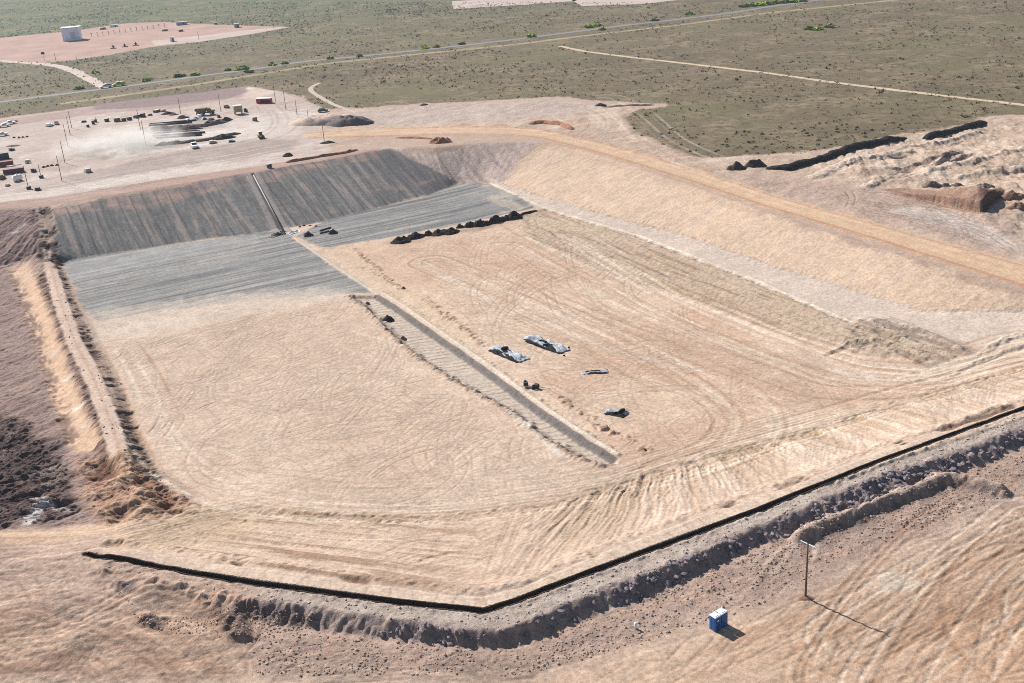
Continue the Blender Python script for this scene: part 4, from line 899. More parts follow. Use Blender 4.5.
# ------------------------------------------------------------------ ground meshes, cut by zone from the one sheet
def build_ground():
    n = NX * NY
    co = np.empty((n, 3), dtype=F32); co[:, 0] = X.ravel(); co[:, 1] = Y.ravel(); co[:, 2] = Z.ravel()
    # smooth normals of the whole sheet
    G = co.reshape(NY, NX, 3).astype(np.float64)
    du = np.empty_like(G); dv = np.empty_like(G)
    du[:, 1:-1] = G[:, 2:] - G[:, :-2]; du[:, 0] = G[:, 1] - G[:, 0]; du[:, -1] = G[:, -1] - G[:, -2]
    dv[1:-1] = G[2:] - G[:-2]; dv[0] = G[1] - G[0]; dv[-1] = G[-1] - G[-2]
    nr = np.cross(du, dv); nr /= np.linalg.norm(nr, axis=2, keepdims=True) + 1e-12
    nr = nr.reshape(-1, 3)
    idx = np.arange(n).reshape(NY, NX)
    q = np.stack([idx[:-1, :-1], idx[:-1, 1:], idx[1:, 1:], idx[1:, :-1]], -1).reshape(-1, 4)
    fz = ZONE[:-1, :-1].ravel()
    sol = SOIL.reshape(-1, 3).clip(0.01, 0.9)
    rg = ROUGH.ravel(); vg = VEG.ravel()
    liner = zone('geotextile_liner')
    # the liner lies in two sheets, one each side of the pipe trench and the drain
    a = np.array(hit(253, 174)); b = np.array(hit(283, 232))
    mid = np.array(hit(296, 239))
    s_split = (mid * SA).sum()
    fs = SS[:-1, :-1].ravel()
    split = {}
    for name, zi in [('ground', 0)] + list(ZN.items()):
        if name == 'geotextile_liner':
            split[('geotextile_liner', 'w')] = (fz == zi) & (fs < s_split); split[('geotextile_liner', 'e')] = (fz == zi) & (fs >= s_split)
        else: split[(name, '')] = fz == zi
    for (name, tag), fm in split.items():
        fq = q[fm]
        if not len(fq): continue
        used = np.zeros(n, dtype=bool); used[fq.ravel()] = True
        remap = np.cumsum(used) - 1
        v = co[used]; fq = remap[fq]
        me = bpy.data.meshes.new(name)
        me.vertices.add(len(v)); me.vertices.foreach_set('co', v.ravel())
        me.loops.add(len(fq) * 4); me.loops.foreach_set('vertex_index', fq.ravel().astype(np.int32))
        me.polygons.add(len(fq)); me.polygons.foreach_set('loop_start', np.arange(0, len(fq) * 4, 4, dtype=np.int32))
        me.polygons.foreach_set('use_smooth', np.ones(len(fq), dtype=bool))
        me.update(calc_edges=True)
        ca = me.attributes.new('soil', 'FLOAT_COLOR', 'POINT')
        c4 = np.ones((len(v), 4), dtype=F32); c4[:, :3] = sol[used]; ca.data.foreach_set('color', c4.ravel())
        cb = me.attributes.new('surface', 'FLOAT_COLOR', 'POINT')
        c4 = np.ones((len(v), 4), dtype=F32); c4[:, 0] = rg[used]; c4[:, 1] = vg[used]; c4[:, 2] = 0; cb.data.foreach_set('color', c4.ravel())
        me.normals_split_custom_set_from_vertices(nr[used].astype(F32).tolist())
        me.materials.append(MSOIL)
        o = bpy.data.objects.new(name, me); COL.objects.link(o)
        if name == 'geotextile_liner':
            o['label'] = 'grey geotextile liner west of the drain, striped on the far slope and floor' if tag == 'w' else 'grey geotextile liner in the far corner, east of the drain, beside the black heaps'
            o['category'] = 'liner'; o['group'] = 'geotextile liner sheets on the far end of the pit'
        elif name == 'gravel_drain':
            o['label'] = 'narrow grey gravel drain running down the middle of the pit floor'; o['category'] = 'drain'
        elif name == 'berm':
            o['kind'] = 'structure'
        else:
            o['kind'] = 'structure'
build_ground()

# ------------------------------------------------------------------ object helpers
def link(name, bm, m, parent=None, smooth=False):
    me = bpy.data.meshes.new(name); bm.normal_update(); bm.to_mesh(me); bm.free()
    for k in (m if isinstance(m, (list, tuple)) else [m]): me.materials.append(k)
    if smooth:
        for p in me.polygons: p.use_smooth = True
    o = bpy.data.objects.new(name, me); COL.objects.link(o)
    if parent: o.parent = parent
    return o
def tag(o, label, cat, group=None):
    o['label'] = label; o['category'] = cat
    if group: o['group'] = group
    return o
def thing(name, label, cat, loc, rz=0, group=None):
    o = bpy.data.objects.new(name, None); o.empty_display_size = 0.5; COL.objects.link(o)
    o.location = loc; o.rotation_euler = (0, 0, rz)
    return tag(o, label, cat, group)
def dup(root, loc, rz, label=None, group=None, scale=None):
    r = root.copy(); COL.objects.link(r); r.location = loc; r.rotation_euler = (0, 0, rz)
    if label: r['label'] = label
    if group: r['group'] = group
    if scale: r.scale = scale if hasattr(scale, '__len__') else (scale,) * 3
    for ch in list(root.children):
        c = ch.copy(); COL.objects.link(c); c.parent = r
        for gch in ch.children:
            d = gch.copy(); COL.objects.link(d); d.parent = c
    return r
def box(bm, c, s, bev=0.0, rz=0, taper=None):
    r = bmesh.ops.create_cube(bm, size=1)
    vs = r['verts']
    for v in vs:
        if taper and v.co.z > 0: v.co.x *= taper[0]; v.co.y *= taper[1]
        v.co = Vector((v.co.x * s[0], v.co.y * s[1], v.co.z * s[2]))
    if bev:
        es = list({e for v in vs for e in v.link_edges})
        rr = bmesh.ops.bevel(bm, geom=es, offset=bev, segments=2, affect='EDGES', profile=0.5)
        vs = list({v for f in rr['faces'] for v in f.verts} | {v for v in vs if v.is_valid})
    M = Matrix.Translation(c) @ Matrix.Rotation(rz, 4, 'Z')
    for v in vs: v.co = M @ v.co
def cyl(bm, a, b, r1, r2=None, n=10, caps=True):
    a, b = Vector(a), Vector(b); d = b - a
    M = Matrix.Translation((a + b) / 2) @ d.to_track_quat('Z', 'Y').to_matrix().to_4x4()
    bmesh.ops.create_cone(bm, cap_ends=caps, cap_tris=False, segments=n, radius1=r1, radius2=r1 if r2 is None else r2, depth=d.length, matrix=M)
def tube(bm, P, r, n=8):
    for a, b in zip(P[:-1], P[1:]): cyl(bm, a, b, r, r, n)
def prism(bm, prof, w):
    """side profile (x,z) extruded across y"""
    a = [bm.verts.new((x, -w / 2, z)) for x, z in prof]; b = [bm.verts.new((x, w / 2, z)) for x, z in prof]
    n = len(prof)
    bm.faces.new(a[::-1]); bm.faces.new(b)
    for i in range(n): bm.faces.new((a[i], a[(i + 1) % n], b[(i + 1) % n], b[i]))
    bmesh.ops.recalc_face_normals(bm, faces=bm.faces)
def yaw_px(p, q):
    a, b = ground(*p), ground(*q)
    return math.atan2(b.y - a.y, b.x - a.x)

def heap_bm(rx, ry, h, seed, n=40, rough=0.22, sharp=1.25):
    bm = bmesh.new(); rings = []
    nr = max(8, n // 3)
    th = np.linspace(0, 2 * math.pi, n, endpoint=False)
    for k in range(nr + 1):
        f = k / nr
        ed = 1 + 0.2 * fbm(np.cos(th) * 1.4 + seed, np.sin(th) * 1.4, 3, seed)
        x = np.cos(th) * rx * f * ed; y = np.sin(th) * ry * f * ed
        z = h * (1 - f ** sharp) + h * rough * fbm(x * 1.6 / max(h, .5) + seed * 3, y * 1.6 / max(h, .5), 4, seed) * (1 - f ** 4) * 1.5
        z = z - 0.15 * (f ** 6) - (0.1 if k == nr else 0)
        if k == 0: rings.append([bm.verts.new((0, 0, float(z.mean())))])
        else: rings.append([bm.verts.new((float(a), float(b_), float(c))) for a, b_, c in zip(x, y, z)])
    for i in range(n):
        bm.faces.new((rings[0][0], rings[1][i], rings[1][(i + 1) % n]))
        for k in range(1, nr): bm.faces.new((rings[k][i], rings[k + 1][i], rings[k + 1][(i + 1) % n], rings[k][(i + 1) % n]))
    return bm
def heap(name, u, v, rx, ry, h, m, label, cat='heap', group=None, rz=0, seed=1, rough=0.22, sharp=1.25):
    o = link(name, heap_bm(rx, ry, h, seed, rough=rough, sharp=sharp), m, None, True)
    o.location = ground(u, v); o.rotation_euler = (0, 0, rz)
    return tag(o, label, cat, group)

def ridge(name, px, w, h, m, label, cat, group=None, seed=1, rough=0.25, round_=False, step=4, taper=3.0):
    """a long low bank along a line on the ground"""
    P = wline(px, False, step)
    d = np.hypot(*(P[1:] - P[:-1]).T); s = np.concatenate([[0], np.cumsum(d)]); L = s[-1]
    q = np.linspace(0, L, max(8, int(L / 0.45)))
    x = np.interp(q, s, P[:, 0]); y = np.interp(q, s, P[:, 1])
    tx = np.gradient(x); ty = np.gradient(y); l = np.hypot(tx, ty); nx, ny = -ty / l, tx / l
    bm = bmesh.new(); rows = []
    K = 13
    for i in range(len(q)):
        e = min(1, min(q[i], L - q[i]) / taper + 0.05) ** 0.6
        row = []
        for k in range(K):
            f = k / (K - 1) * 2 - 1
            pr = math.sqrt(max(0, 1 - f * f)) if round_ else (1 - abs(f) ** 1.3)
            nz = float(fbm(np.array([q[i] * 0.5 + seed * 9]), np.array([f * 1.6 + seed]), 4, seed)[0])
            hh = h * e * pr * (1 + rough * nz * 1.6)
            ww = w / 2 * (0.5 + 0.5 * e) * (1 + 0.2 * nz)
            xx = x[i] + nx[i] * f * ww; yy = y[i] + ny[i] * f * ww
            zz = float(zat(xx, yy)) + hh - (0.12 if k in (0, K - 1) else 0)
            row.append(bm.verts.new((xx, yy, zz)))
        rows.append(row)
    for a, b in zip(rows[:-1], rows[1:]):
        for k in range(K - 1): bm.faces.new((a[k], a[k + 1], b[k + 1], b[k]))
    bm.faces.new(rows[0]); bm.faces.new(rows[-1][::-1])
    bmesh.ops.recalc_face_normals(bm, faces=bm.faces)
    org = Vector((float(x.mean()), float(y.mean()), float(zat(x.mean(), y.mean()))))
    for vv in bm.verts: vv.co -= org
    o = link(name, bm, m, None, True); o.location = org
    return tag(o, label, cat, group)

def ribbon(name, px, w, m, z=0.04, kind=True, label=None, cat=None, step=12):
    P = wline(px, False, step); s = np.concatenate([[0], np.cumsum(np.hypot(*(P[1:] - P[:-1]).T))])
    q = np.linspace(0, s[-1], int(s[-1] / 4) + 2); x = np.interp(q, s, P[:, 0]); y = np.interp(q, s, P[:, 1])
    for _ in range(6):
        x[1:-1] = (x[:-2] + 2 * x[1:-1] + x[2:]) / 4; y[1:-1] = (y[:-2] + 2 * y[1:-1] + y[2:]) / 4
    tx = np.gradient(x); ty = np.gradient(y); l = np.hypot(tx, ty); nx, ny = -ty / l, tx / l
    bm = bmesh.new(); pr = None
    e1 = fbm(q * 0.15, q * 0 + 1, 3, 5); e2 = fbm(q * 0.15, q * 0 + 8, 3, 6)
    for i in range(len(q)):
        row = []
        for k in range(5):
            f = k / 4 - 0.5
            ww = w * (1 + 0.25 * (e1[i] if f < 0 else e2[i]))
            xx = x[i] + nx[i] * f * ww; yy = y[i] + ny[i] * f * ww
            row.append(bm.verts.new((xx, yy, float(zat(xx, yy)) + z + 0.06 * (1 - abs(f) * 2))))
        if pr:
            for k in range(4): bm.faces.new((pr[k], pr[k + 1], row[k + 1], row[k]))
        pr = row
    bmesh.ops.recalc_face_normals(bm, faces=bm.faces)
    o = link(name, bm, m, None, True); o['kind'] = 'structure'
    return o
def pad(name, px, m, z=0.03, jag=1.5):
    P = wline(px, True, 8)
    e = fbm(P[:, 0] * 0.2, P[:, 1] * 0.2, 3, 9) * jag
    bm = bmesh.new()
    vs = [bm.verts.new((p[0] + k, p[1] + k * 2.0, float(zat(p[0], p[1])) + z)) for p, k in zip(P, e)]
    f = bm.faces.new(vs)
    bmesh.ops.triangulate(bm, faces=[f]); bmesh.ops.recalc_face_normals(bm, faces=bm.faces)
    if bm.faces[:][0].normal.z < 0: bmesh.ops.reverse_faces(bm, faces=bm.faces)
    o = link(name, bm, m); o['kind'] = 'structure'
    return o

# ------------------------------------------------------------------ the cut trench, swept as one clean channel
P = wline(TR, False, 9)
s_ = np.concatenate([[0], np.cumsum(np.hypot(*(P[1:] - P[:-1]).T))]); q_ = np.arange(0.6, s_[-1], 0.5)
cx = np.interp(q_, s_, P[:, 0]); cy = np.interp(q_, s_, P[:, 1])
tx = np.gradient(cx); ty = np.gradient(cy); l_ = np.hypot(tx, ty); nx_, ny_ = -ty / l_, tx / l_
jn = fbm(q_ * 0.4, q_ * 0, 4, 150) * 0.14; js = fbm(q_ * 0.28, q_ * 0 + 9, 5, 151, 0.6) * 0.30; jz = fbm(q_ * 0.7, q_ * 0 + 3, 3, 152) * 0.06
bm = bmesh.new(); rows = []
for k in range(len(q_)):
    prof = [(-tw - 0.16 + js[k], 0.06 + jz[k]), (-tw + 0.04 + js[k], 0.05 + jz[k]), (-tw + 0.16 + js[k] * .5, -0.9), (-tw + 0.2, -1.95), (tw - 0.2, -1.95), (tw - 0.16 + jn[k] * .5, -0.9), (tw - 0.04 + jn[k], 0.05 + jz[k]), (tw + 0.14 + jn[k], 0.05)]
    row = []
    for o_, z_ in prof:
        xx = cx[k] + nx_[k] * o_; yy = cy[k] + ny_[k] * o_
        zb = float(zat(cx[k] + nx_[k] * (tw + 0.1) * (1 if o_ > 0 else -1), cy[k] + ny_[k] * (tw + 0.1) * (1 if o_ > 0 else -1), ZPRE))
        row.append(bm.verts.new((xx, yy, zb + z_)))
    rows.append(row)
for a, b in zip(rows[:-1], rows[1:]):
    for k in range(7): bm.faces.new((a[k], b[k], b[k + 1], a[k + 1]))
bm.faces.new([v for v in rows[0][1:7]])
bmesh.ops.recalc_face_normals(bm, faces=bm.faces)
o = link('anchor_trench', bm, mat('shaded_trench_soil', tuple(alb(74, 60, 52)), 0.95, var=0.3, scale=1.2, bump=0.2, spec=0.1)); o['kind'] = 'structure'  # near-black soil colour stands for the shade down in the cut

# ------------------------------------------------------------------ roads and pads on the plain
PROAD = [(-700, 230), (-250, 142), (0, 102), (40, 97), (88, 91), (144, 84), (200, 76), (256, 69), (300, 62), (395, 53), (511, 40), (629, 25), (717, 15), (768, 7), (820, 0), (880, -8), (950, -16)]
ribbon('paved_road', PROAD, 6.0, M_ASPH, 0.06)
ribbon('verge_track', [(60, 104), (140, 93), (200, 84), (256, 75), (322, 64), (420, 54), (511, 45), (600, 34), (680, 25), (768, 13), (818, 8), (896, 0), (960, -7)], 6.5, M_TRACK2, 0.04)
ribbon('dirt_track', [(560, 46), (582, 51), (620, 56), (664, 61), (768, 73), (830, 82), (903, 91), (1024, 105), (1200, 126), (1500, 165)], 3.4, M_TRACK, 0.03)
ribbon('access_road', [(-120, 60), (-30, 60), (0, 61), (44, 64), (60, 66.5), (72, 70), (86, 77), (97, 83), (106, 88)], 7.0, mat('access_road_soil', tuple(alb(206, 186, 172)), 0.95, var=0.1, scale=0.1), 0.05)
ribbon('footpath', [(320, 83), (313, 85), (309, 90), (318, 96), (330, 103), (345, 109), (356, 113)], 2.6, mat('pale_path_soil', tuple(alb(204, 188, 172)), 0.95, spec=0.1), 0.03, step=3)
PINK = [(-150, 52), (-60, 42), (0, 38), (40, 34), (73, 31), (100, 27), (129, 23), (164, 22), (200, 24), (256, 26), (291, 27), (270, 31), (246, 35), (220, 39), (200, 42), (170, 45), (146, 48), (110, 55), (73, 60), (45, 63), (20, 61.5), (0, 60), (-150, 66)]
pad('well_pad', PINK, M_PSOIL)
pad('pale_pad', [(452, 1), (490, -1), (540, -5), (600, -8), (575, 1), (520, 5), (454, 9)], M_PALEP)
pad('pale_pad', [(569, -1), (600, -6), (700, -9), (690, -1), (640, 4), (583, 6)], M_PALEP)
pad('pale_pad', [(150, 41), (200, 36), (250, 30), (285, 27.5), (266, 31.5), (240, 36), (200, 41.5), (170, 44), (155, 46)], M_PALEP, 0.05)

# ------------------------------------------------------------------ portable toilets
def toilet(g, rz, label, emblem=True):
    t = thing('portable_toilet', label, 'portable toilet', g, rz, 'pair of portable toilets')
    bm = bmesh.new(); box(bm, (0, 0, 0.06), (1.14, 1.2, 0.12), 0.02); link('base', bm, M_DARK, t)
    bm = bmesh.new(); box(bm, (0, 0, 1.14), (1.1, 1.14, 2.04), 0.04)
    for s in (-1, 1):
        for k in (-0.3, 0, 0.3): box(bm, (s * 0.56, k, 1.1), (0.03, 0.16, 1.7), 0.008)
    link('cabin', bm, M_BLUE, t)
    bm = bmesh.new(); box(bm, (0, -0.585, 1.08), (0.78, 0.04, 1.84), 0.012); d = link('door', bm, M_BLUE_SHADE, t)
    bm = bmesh.new(); box(bm, (0.3, -0.62, 1.05), (0.05, 0.05, 0.2), 0.01); link('handle', bm, M_STEEL, d)
    if emblem:
        bm = bmesh.new(); box(bm, (-0.05, -0.612, 1.62), (0.3, 0.016, 0.24), 0.004); link('emblem', bm, M_WHITE, d)
    bm = bmesh.new(); box(bm, (0, 0, 2.22), (1.2, 1.24, 0.14), 0.05, taper=(0.86, 0.86)); box(bm, (0, 0, 2.31), (0.7, 0.74, 0.08), 0.03); link('roof', bm, M_WHITE, t)
    bm = bmesh.new(); cyl(bm, (0.4, 0.4, 2.1), (0.4, 0.4, 2.6), 0.05); link('vent_pipe', bm, M_WHITE, t)
rzT = math.radians(35)
gT = ground(715.2, 628.4); gU = gT + Vector((math.cos(rzT), math.sin(rzT), 0)) * 1.25
gU.z = float(zat(gU.x, gU.y)); gT.z -= 0.03; gU.z -= 0.03
toilet(gT, rzT, 'blue portable toilet with white roof, the left one of the pair, white emblem on door')
toilet(gU, rzT, 'blue portable toilet with white roof, the right one, its shaded side dark', emblem=False)

# short white stub
t = thing('marker_post', 'short white post standing alone on rubble below the berm', 'post', ground(635.5, 628))
bm = bmesh.new(); cyl(bm, (0, 0, -0.2), (0, 0, 0.85), 0.2, 0.19, 14); link('pipe', bm, M_WHITE, t, True)
bm = bmesh.new(); cyl(bm, (0, 0, 0.852), (0, 0, 0.93), 0.23, 0.2, 14); link('cap', bm, M_WHITE, t, True)

# ------------------------------------------------------------------ poles
def pole(base, hpx, label, group='wooden utility poles around the yard', cross=None, r=0.14, yaw=0.6):
    g = ground(*base); dep = g.y * CS + (HC - g.z) * SN
    ang = math.atan2(HC - g.z, math.hypot(g.x, g.y))
    h = hpx * dep / FPX / math.cos(ang)
    t = thing('utility_pole', label, 'pole', g, 0, group)
    bm = bmesh.new(); cyl(bm, (0, 0, -0.3), (0, 0, h), r, r * 0.7, 10); link('mast', bm, M_WOOD, t, True)
    if cross:
        z = h - 0.25
        a = Vector((math.cos(yaw), math.sin(yaw), 0)); nrm = Vector((-a.y, a.x, 0)) * (r + 0.03)
        bm = bmesh.new(); box(bm, nrm + Vector((0, 0, z)), (cross, 0.12, 0.13), 0.015, yaw); link('crossarm', bm, M_WHITE if cross > 2 else M_WOOD, t)
        for s in (-0.42, 0.42):
            bm = bmesh.new(); p = nrm + a * s * cross; cyl(bm, (p.x, p.y, z + 0.062), (p.x, p.y, z + 0.24), 0.05, 0.03, 8); link('insulator', bm, M_STEEL, t, True)
        bm = bmesh.new(); cyl(bm, nrm * 1.5 + a * 0.7 + Vector((0, 0, z - 0.07)), nrm * 1.5 + Vector((0, 0, z - 0.8)), 0.025, 0.025, 6); link('brace', bm, M_STEEL, t)
    return t
pole((805.5, 597.5), 52, 'tall brown utility pole with a white crossarm beside the berm', None, 2.6, 0.16, math.radians(-52))
heap('pole_mound', 806, 598, 1.3, 0.8, 0.28, M_BSOIL, 'low ring of dirt around the foot of the crossarm pole', 'dirt', seed=4)
YP = [((62, 181), 25, 'wooden pole nearest the pit in the western row of leaning poles'), ((65, 163), 22, 'second wooden pole from the pit in the western row'), ((68, 146.5), 22, 'third wooden pole from the pit in the western row'), ((70.3, 135), 18, 'fourth wooden pole from the pit in the western row'), ((71.8, 128), 17, 'farthest wooden pole in the western row'),
      ((146, 145.6), 25, 'thin wooden pole standing at the end of the dark windrows'), ((140.6, 130), 20, 'thin wooden pole just behind the pole at the windrow ends'), ((180.7, 113.6), 16, 'wooden pole left of the dump truck'), ((221, 111.5), 18, 'wooden pole between dump truck and tan hopper'), ((275.6, 101.5), 17, 'wooden pole just right of the red trailer'), ((286, 109.7), 19, 'wooden pole second to the right of the red trailer'), ((297, 114), 15, 'wooden pole between the red trailer and the stockpile'), ((309, 124), 14, 'wooden pole standing against the red foot of the stockpile'), ((324.3, 141), 17, 'wooden pole rising from a small dirt mound below the haul road'), ((28.4, 188), 22, 'wooden pole with black box at its foot near the pit corner'), ((41, 177), 12, 'short wooden pole with small box at its foot')]
for b, h, l in YP: pole(b, h, l)
FP = [((199, 40), 8, 'far pole at the near edge of the pink pad'), ((274, 29), 12, 'tall far pole near the right tip of the pink pad'), ((233, 25), 13, 'tall far pole beside the grey cabin on the pink pad'), ((217, 22), 10, 'far pole behind the grey cabin on the pad'), ((330, 22), 15, 'far pole on the scrub right of the pink pad'), ((316, 12), 8, 'far pole beyond the pink pad, upper left of the tall one'), ((341, 21), 9, 'far short pole right of the tall one on the scrub'), ((56, 61), 8, 'far pole beside the access road bend'), ((78, 66), 10, 'far pole on the verge of the access road'), ((304, 19), 8, 'far pole on the scrub just past the pad tip')]
for b, h, l in FP: pole(b, h, l, 'thin far poles around the pink pad', None, 0.16)
for u, v, l in ((29, 189, 'black box at the foot of the pole near the pit corner'), (41.5, 178, 'small dark box at the foot of the short pole')):
    bm = bmesh.new(); box(bm, (0, 0, 0.5), (1.6, 1.2, 1.1), 0.06); box(bm, (0, 0, 1.1), (1.7, 1.3, 0.1), 0.02)
    o = link('equipment_box', bm, M_DARK); o.location = ground(u, v); o.rotation_euler = (0, 0, 0.5); tag(o, l, 'box')

# ------------------------------------------------------------------ vehicles
def wheels(t, xs, w, r, wd=0.26, m=M_BLACK):
    for x in xs:
        for s in (-1, 1):
            bm = bmesh.new(); cyl(bm, (x, s * (w / 2 - wd / 2) - wd / 2, r), (x, s * (w / 2 - wd / 2) + wd / 2, r), r, r, 16)
            o = link('wheel', bm, m, t, False)
            bm = bmesh.new(); cyl(bm, (x, s * (w / 2 + 0.01) - 0.02, r), (x, s * (w / 2 + 0.01) + 0.02, r), r * 0.55, r * 0.5, 12); link('rim', bm, M_STEEL, o)
def pickup(u, v, rz, body, label, bed=True, group=None, sc=1.0, load=None):
    t = thing('pickup_truck', label, 'pickup truck', ground(u, v), rz, group); t.scale = (sc,) * 3
    bm = bmesh.new(); prism(bm, [(-2.7, 0.55), (2.6, 0.5), (2.72, 0.62), (2.72, 1.0), (2.55, 1.12), (1.3, 1.18), (-2.7, 1.18)], 1.9)
    if bed:
        for s in (-1, 1): box(bm, (-1.75, s * 0.91, 1.24), (1.9, 0.08, 0.12))
        box(bm, (-2.66, 0, 1.24), (0.08, 1.9, 0.12))
    link('body', bm, body, t)
    bm = bmesh.new(); prism(bm, [(-0.75, 1.182), (1.3, 1.182), (0.75, 1.78), (0.55, 1.86), (-0.5, 1.86), (-0.68, 1.78)], 1.66); link('cab', bm, body, t)
    bm = bmesh.new(); prism(bm, [(1.33, 1.2), (1.36, 1.2), (0.79, 1.79), (0.76, 1.79)], 1.5); link('windscreen', bm, M_GLASS, t)
    for s in (-1, 1):
        bm = bmesh.new(); prism(bm, [(-0.55, 1.28), (1.05, 1.28), (0.65, 1.72), (-0.5, 1.72)], 0.02)
        for q in bm.verts: q.co.y += s * 0.842
        link('side_window', bm, M_GLASS, t)
    bm = bmesh.new(); prism(bm, [(-0.79, 1.28), (-0.76, 1.28), (-0.70, 1.74), (-0.73, 1.74)], 1.4); link('rear_window', bm, M_GLASS, t)
    if bed:
        bm = bmesh.new(); box(bm, (-1.72, 0, 1.192), (1.8, 1.72, 0.02)); link('bed_liner', bm, M_DARK, t)
    if load:
        bm = bmesh.new(); box(bm, (-1.7, 0, 1.5), (1.8, 1.7, 0.6), 0.08); link('load', bm, load, t)
    wheels(t, (-1.7, 1.75), 1.9, 0.4)
    for s in (-1, 1):
        bm = bmesh.new(); box(bm, (2.735, s * 0.72, 0.92), (0.04, 0.3, 0.16)); link('headlight', bm, M_STEEL, t)
    return t
pickup(194.5, 147.5, yaw_px((191, 143), (198, 151)), M_WHITE, 'white pickup truck driving out of the dust beside a dark windrow', sc=1.25)
pickup(106, 88, yaw_px((112, 88), (98, 90)), M_WHITE, 'white truck with dark blue load on the paved road by the junction', True, sc=1.25, load=mat('blue_tarpaulin', (0.05, 0.09, 0.2), 0.7))
pickup(119, 86, yaw_px((126, 85), (112, 87)), M_LIME, 'lime green truck on the paved road just behind the white truck', True, sc=1.35, load=M_LIME)
for u, v, rz, l in ((4, 127, 0.5, 'white car parked at the left edge of the yard, the farther one'), (2, 136, 0.6, 'white car parked at the left edge of the yard, the nearer one'), (10, 124, 0.4, 'pale car at the yard edge just right of the farther white car')):
    pickup(u, v, rz, M_WHITE, l, False, 'pale vehicles at the left edge of the yard')
# articulated dump truck
t = thing('dump_truck', 'brown articulated dump truck parked beside the tan hopper', 'dump truck', ground(205.5, 115), yaw_px((197, 116), (215, 115)))
M_DT = mat('dusty_brown_paint', (0.15, 0.095, 0.055), 0.7, var=0.3)
bm = bmesh.new(); prism(bm, [(-4.6, 2.6), (-3.6, 1.5), (0.2, 1.5), (1.0, 2.4), (1.0, 3.5), (-4.2, 3.4)], 2.9); link('dump_body', bm, M_DT, t)
bm = bmesh.new(); box(bm, (-1.4, 0, 1.25), (5.6, 1.2, 0.4), 0.05); box(bm, (2.6, 0, 1.25), (3.4, 1.4, 0.5), 0.05); link('chassis', bm, M_DARK, t)
bm = bmesh.new(); prism(bm, [(2.7, 1.5), (4.5, 1.5), (4.7, 1.7), (4.6, 2.3), (2.7, 2.5)], 2.2); link('bonnet', bm, M_DT, t)
bm = bmesh.new(); prism(bm, [(1.25, 1.5), (2.69, 1.5), (2.69, 2.5), (2.5, 3.3), (1.3, 3.3)], 1.7); c = link('cab', bm, M_DT, t)
bm = bmesh.new(); prism(bm, [(2.72, 2.52), (2.74, 2.52), (2.55, 3.2), (2.53, 3.2)], 1.5); link('windscreen', bm, M_GLASS, c)
wheels(t, (-3.2, -1.3, 3.4), 2.9, 0.8, 0.6)
# tan hopper
t = thing('hopper', 'tall square tan hopper on legs beside the dump truck', 'hopper', ground(238.5, 114), 0.35)
bm = bmesh.new(); box(bm, (0, 0, 2.6), (3.9, 3.6, 2.9), 0.08, taper=(1.05, 1.05))
for k in (-1.2, 0, 1.2): box(bm, (k, -1.84, 2.6), (0.14, 0.1, 2.8)); box(bm, (k, 1.84, 2.6), (0.14, 0.1, 2.8))
link('bin', bm, M_TAN, t)
bm = bmesh.new(); box(bm, (0, 0, 4.12), (4.2, 3.9, 0.14), 0.03); link('lid', bm, mat('pale_tan_paint', (0.5, 0.42, 0.32), 0.6), t)
for sx in (-1, 1):
    for sy in (-1, 1):
        bm = bmesh.new(); box(bm, (sx * 1.6, sy * 1.5, 0.5), (0.3, 0.3, 1.3)); link('leg', bm, M_DARK, t)
# red trailer with pale roof
t = thing('trailer', 'long low red trailer with white roof and open dark front', 'trailer', ground(264.5, 103), yaw_px((256, 103), (274, 102.5)))
bm = bmesh.new(); box(bm, (0, 1.35, 1.3), (7.6, 0.12, 2.2)); box(bm, (-3.74, 0, 1.3), (0.12, 2.58, 2.2)); box(bm, (3.74, 0, 1.3), (0.12, 2.58, 2.2)); box(bm, (0, 0, 0.3), (7.6, 2.6, 0.2)); box(bm, (-2.6, -1.35, 1.3), (2.2, 0.1, 2.0)); box(bm, (0, -1.34, 2.2), (7.3, 0.1, 0.4)); link('body', bm, M_RED, t)
bm = bmesh.new(); box(bm, (0, 0, 2.5), (8.0, 3.1, 0.14), 0.03); link('roof', bm, M_WHITE, t)
for x in (-0.6, 1.0, 2.6):
    bm = bmesh.new(); box(bm, (x, -1.34, 1.2), (0.12, 0.12, 1.6)); link('post', bm, M_RED, t)
# tan loader
t = thing('wheel_loader', 'small tan wheel loader standing in the open middle of the yard', 'loader', ground(261, 138), yaw_px((256, 133), (264, 140)))
bm = bmesh.new(); prism(bm, [(-2.4, 0.8), (1.0, 0.8), (1.0, 1.5), (-0.8, 1.6), (-2.4, 1.5)], 1.6); link('body', bm, M_YELLOW, t)
bm = bmesh.new(); box(bm, (0.0, 0, 2.15), (1.3, 1.4, 1.25), 0.08); c = link('cab', bm, M_GLASS, t)
bm = bmesh.new(); box(bm, (0.0, 0, 2.84), (1.6, 1.6, 0.12), 0.03); link('cab_roof', bm, M_WHITE, c)
bm = bmesh.new(); 
for s in (-0.5, 0.5): cyl(bm, (1.0, s, 1.2), (2.6, s, 0.7), 0.12)
link('lift_arm', bm, M_YELLOW, t)
bm = bmesh.new(); prism(bm, [(2.5, 0.2), (3.4, 0.15), (3.3, 0.3), (2.8, 0.5), (2.7, 1.1), (2.55, 1.1)], 2.3); link('bucket', bm, M_DARK, t)
wheels(t, (-1.5, 1.2), 2.1, 0.65, 0.45)
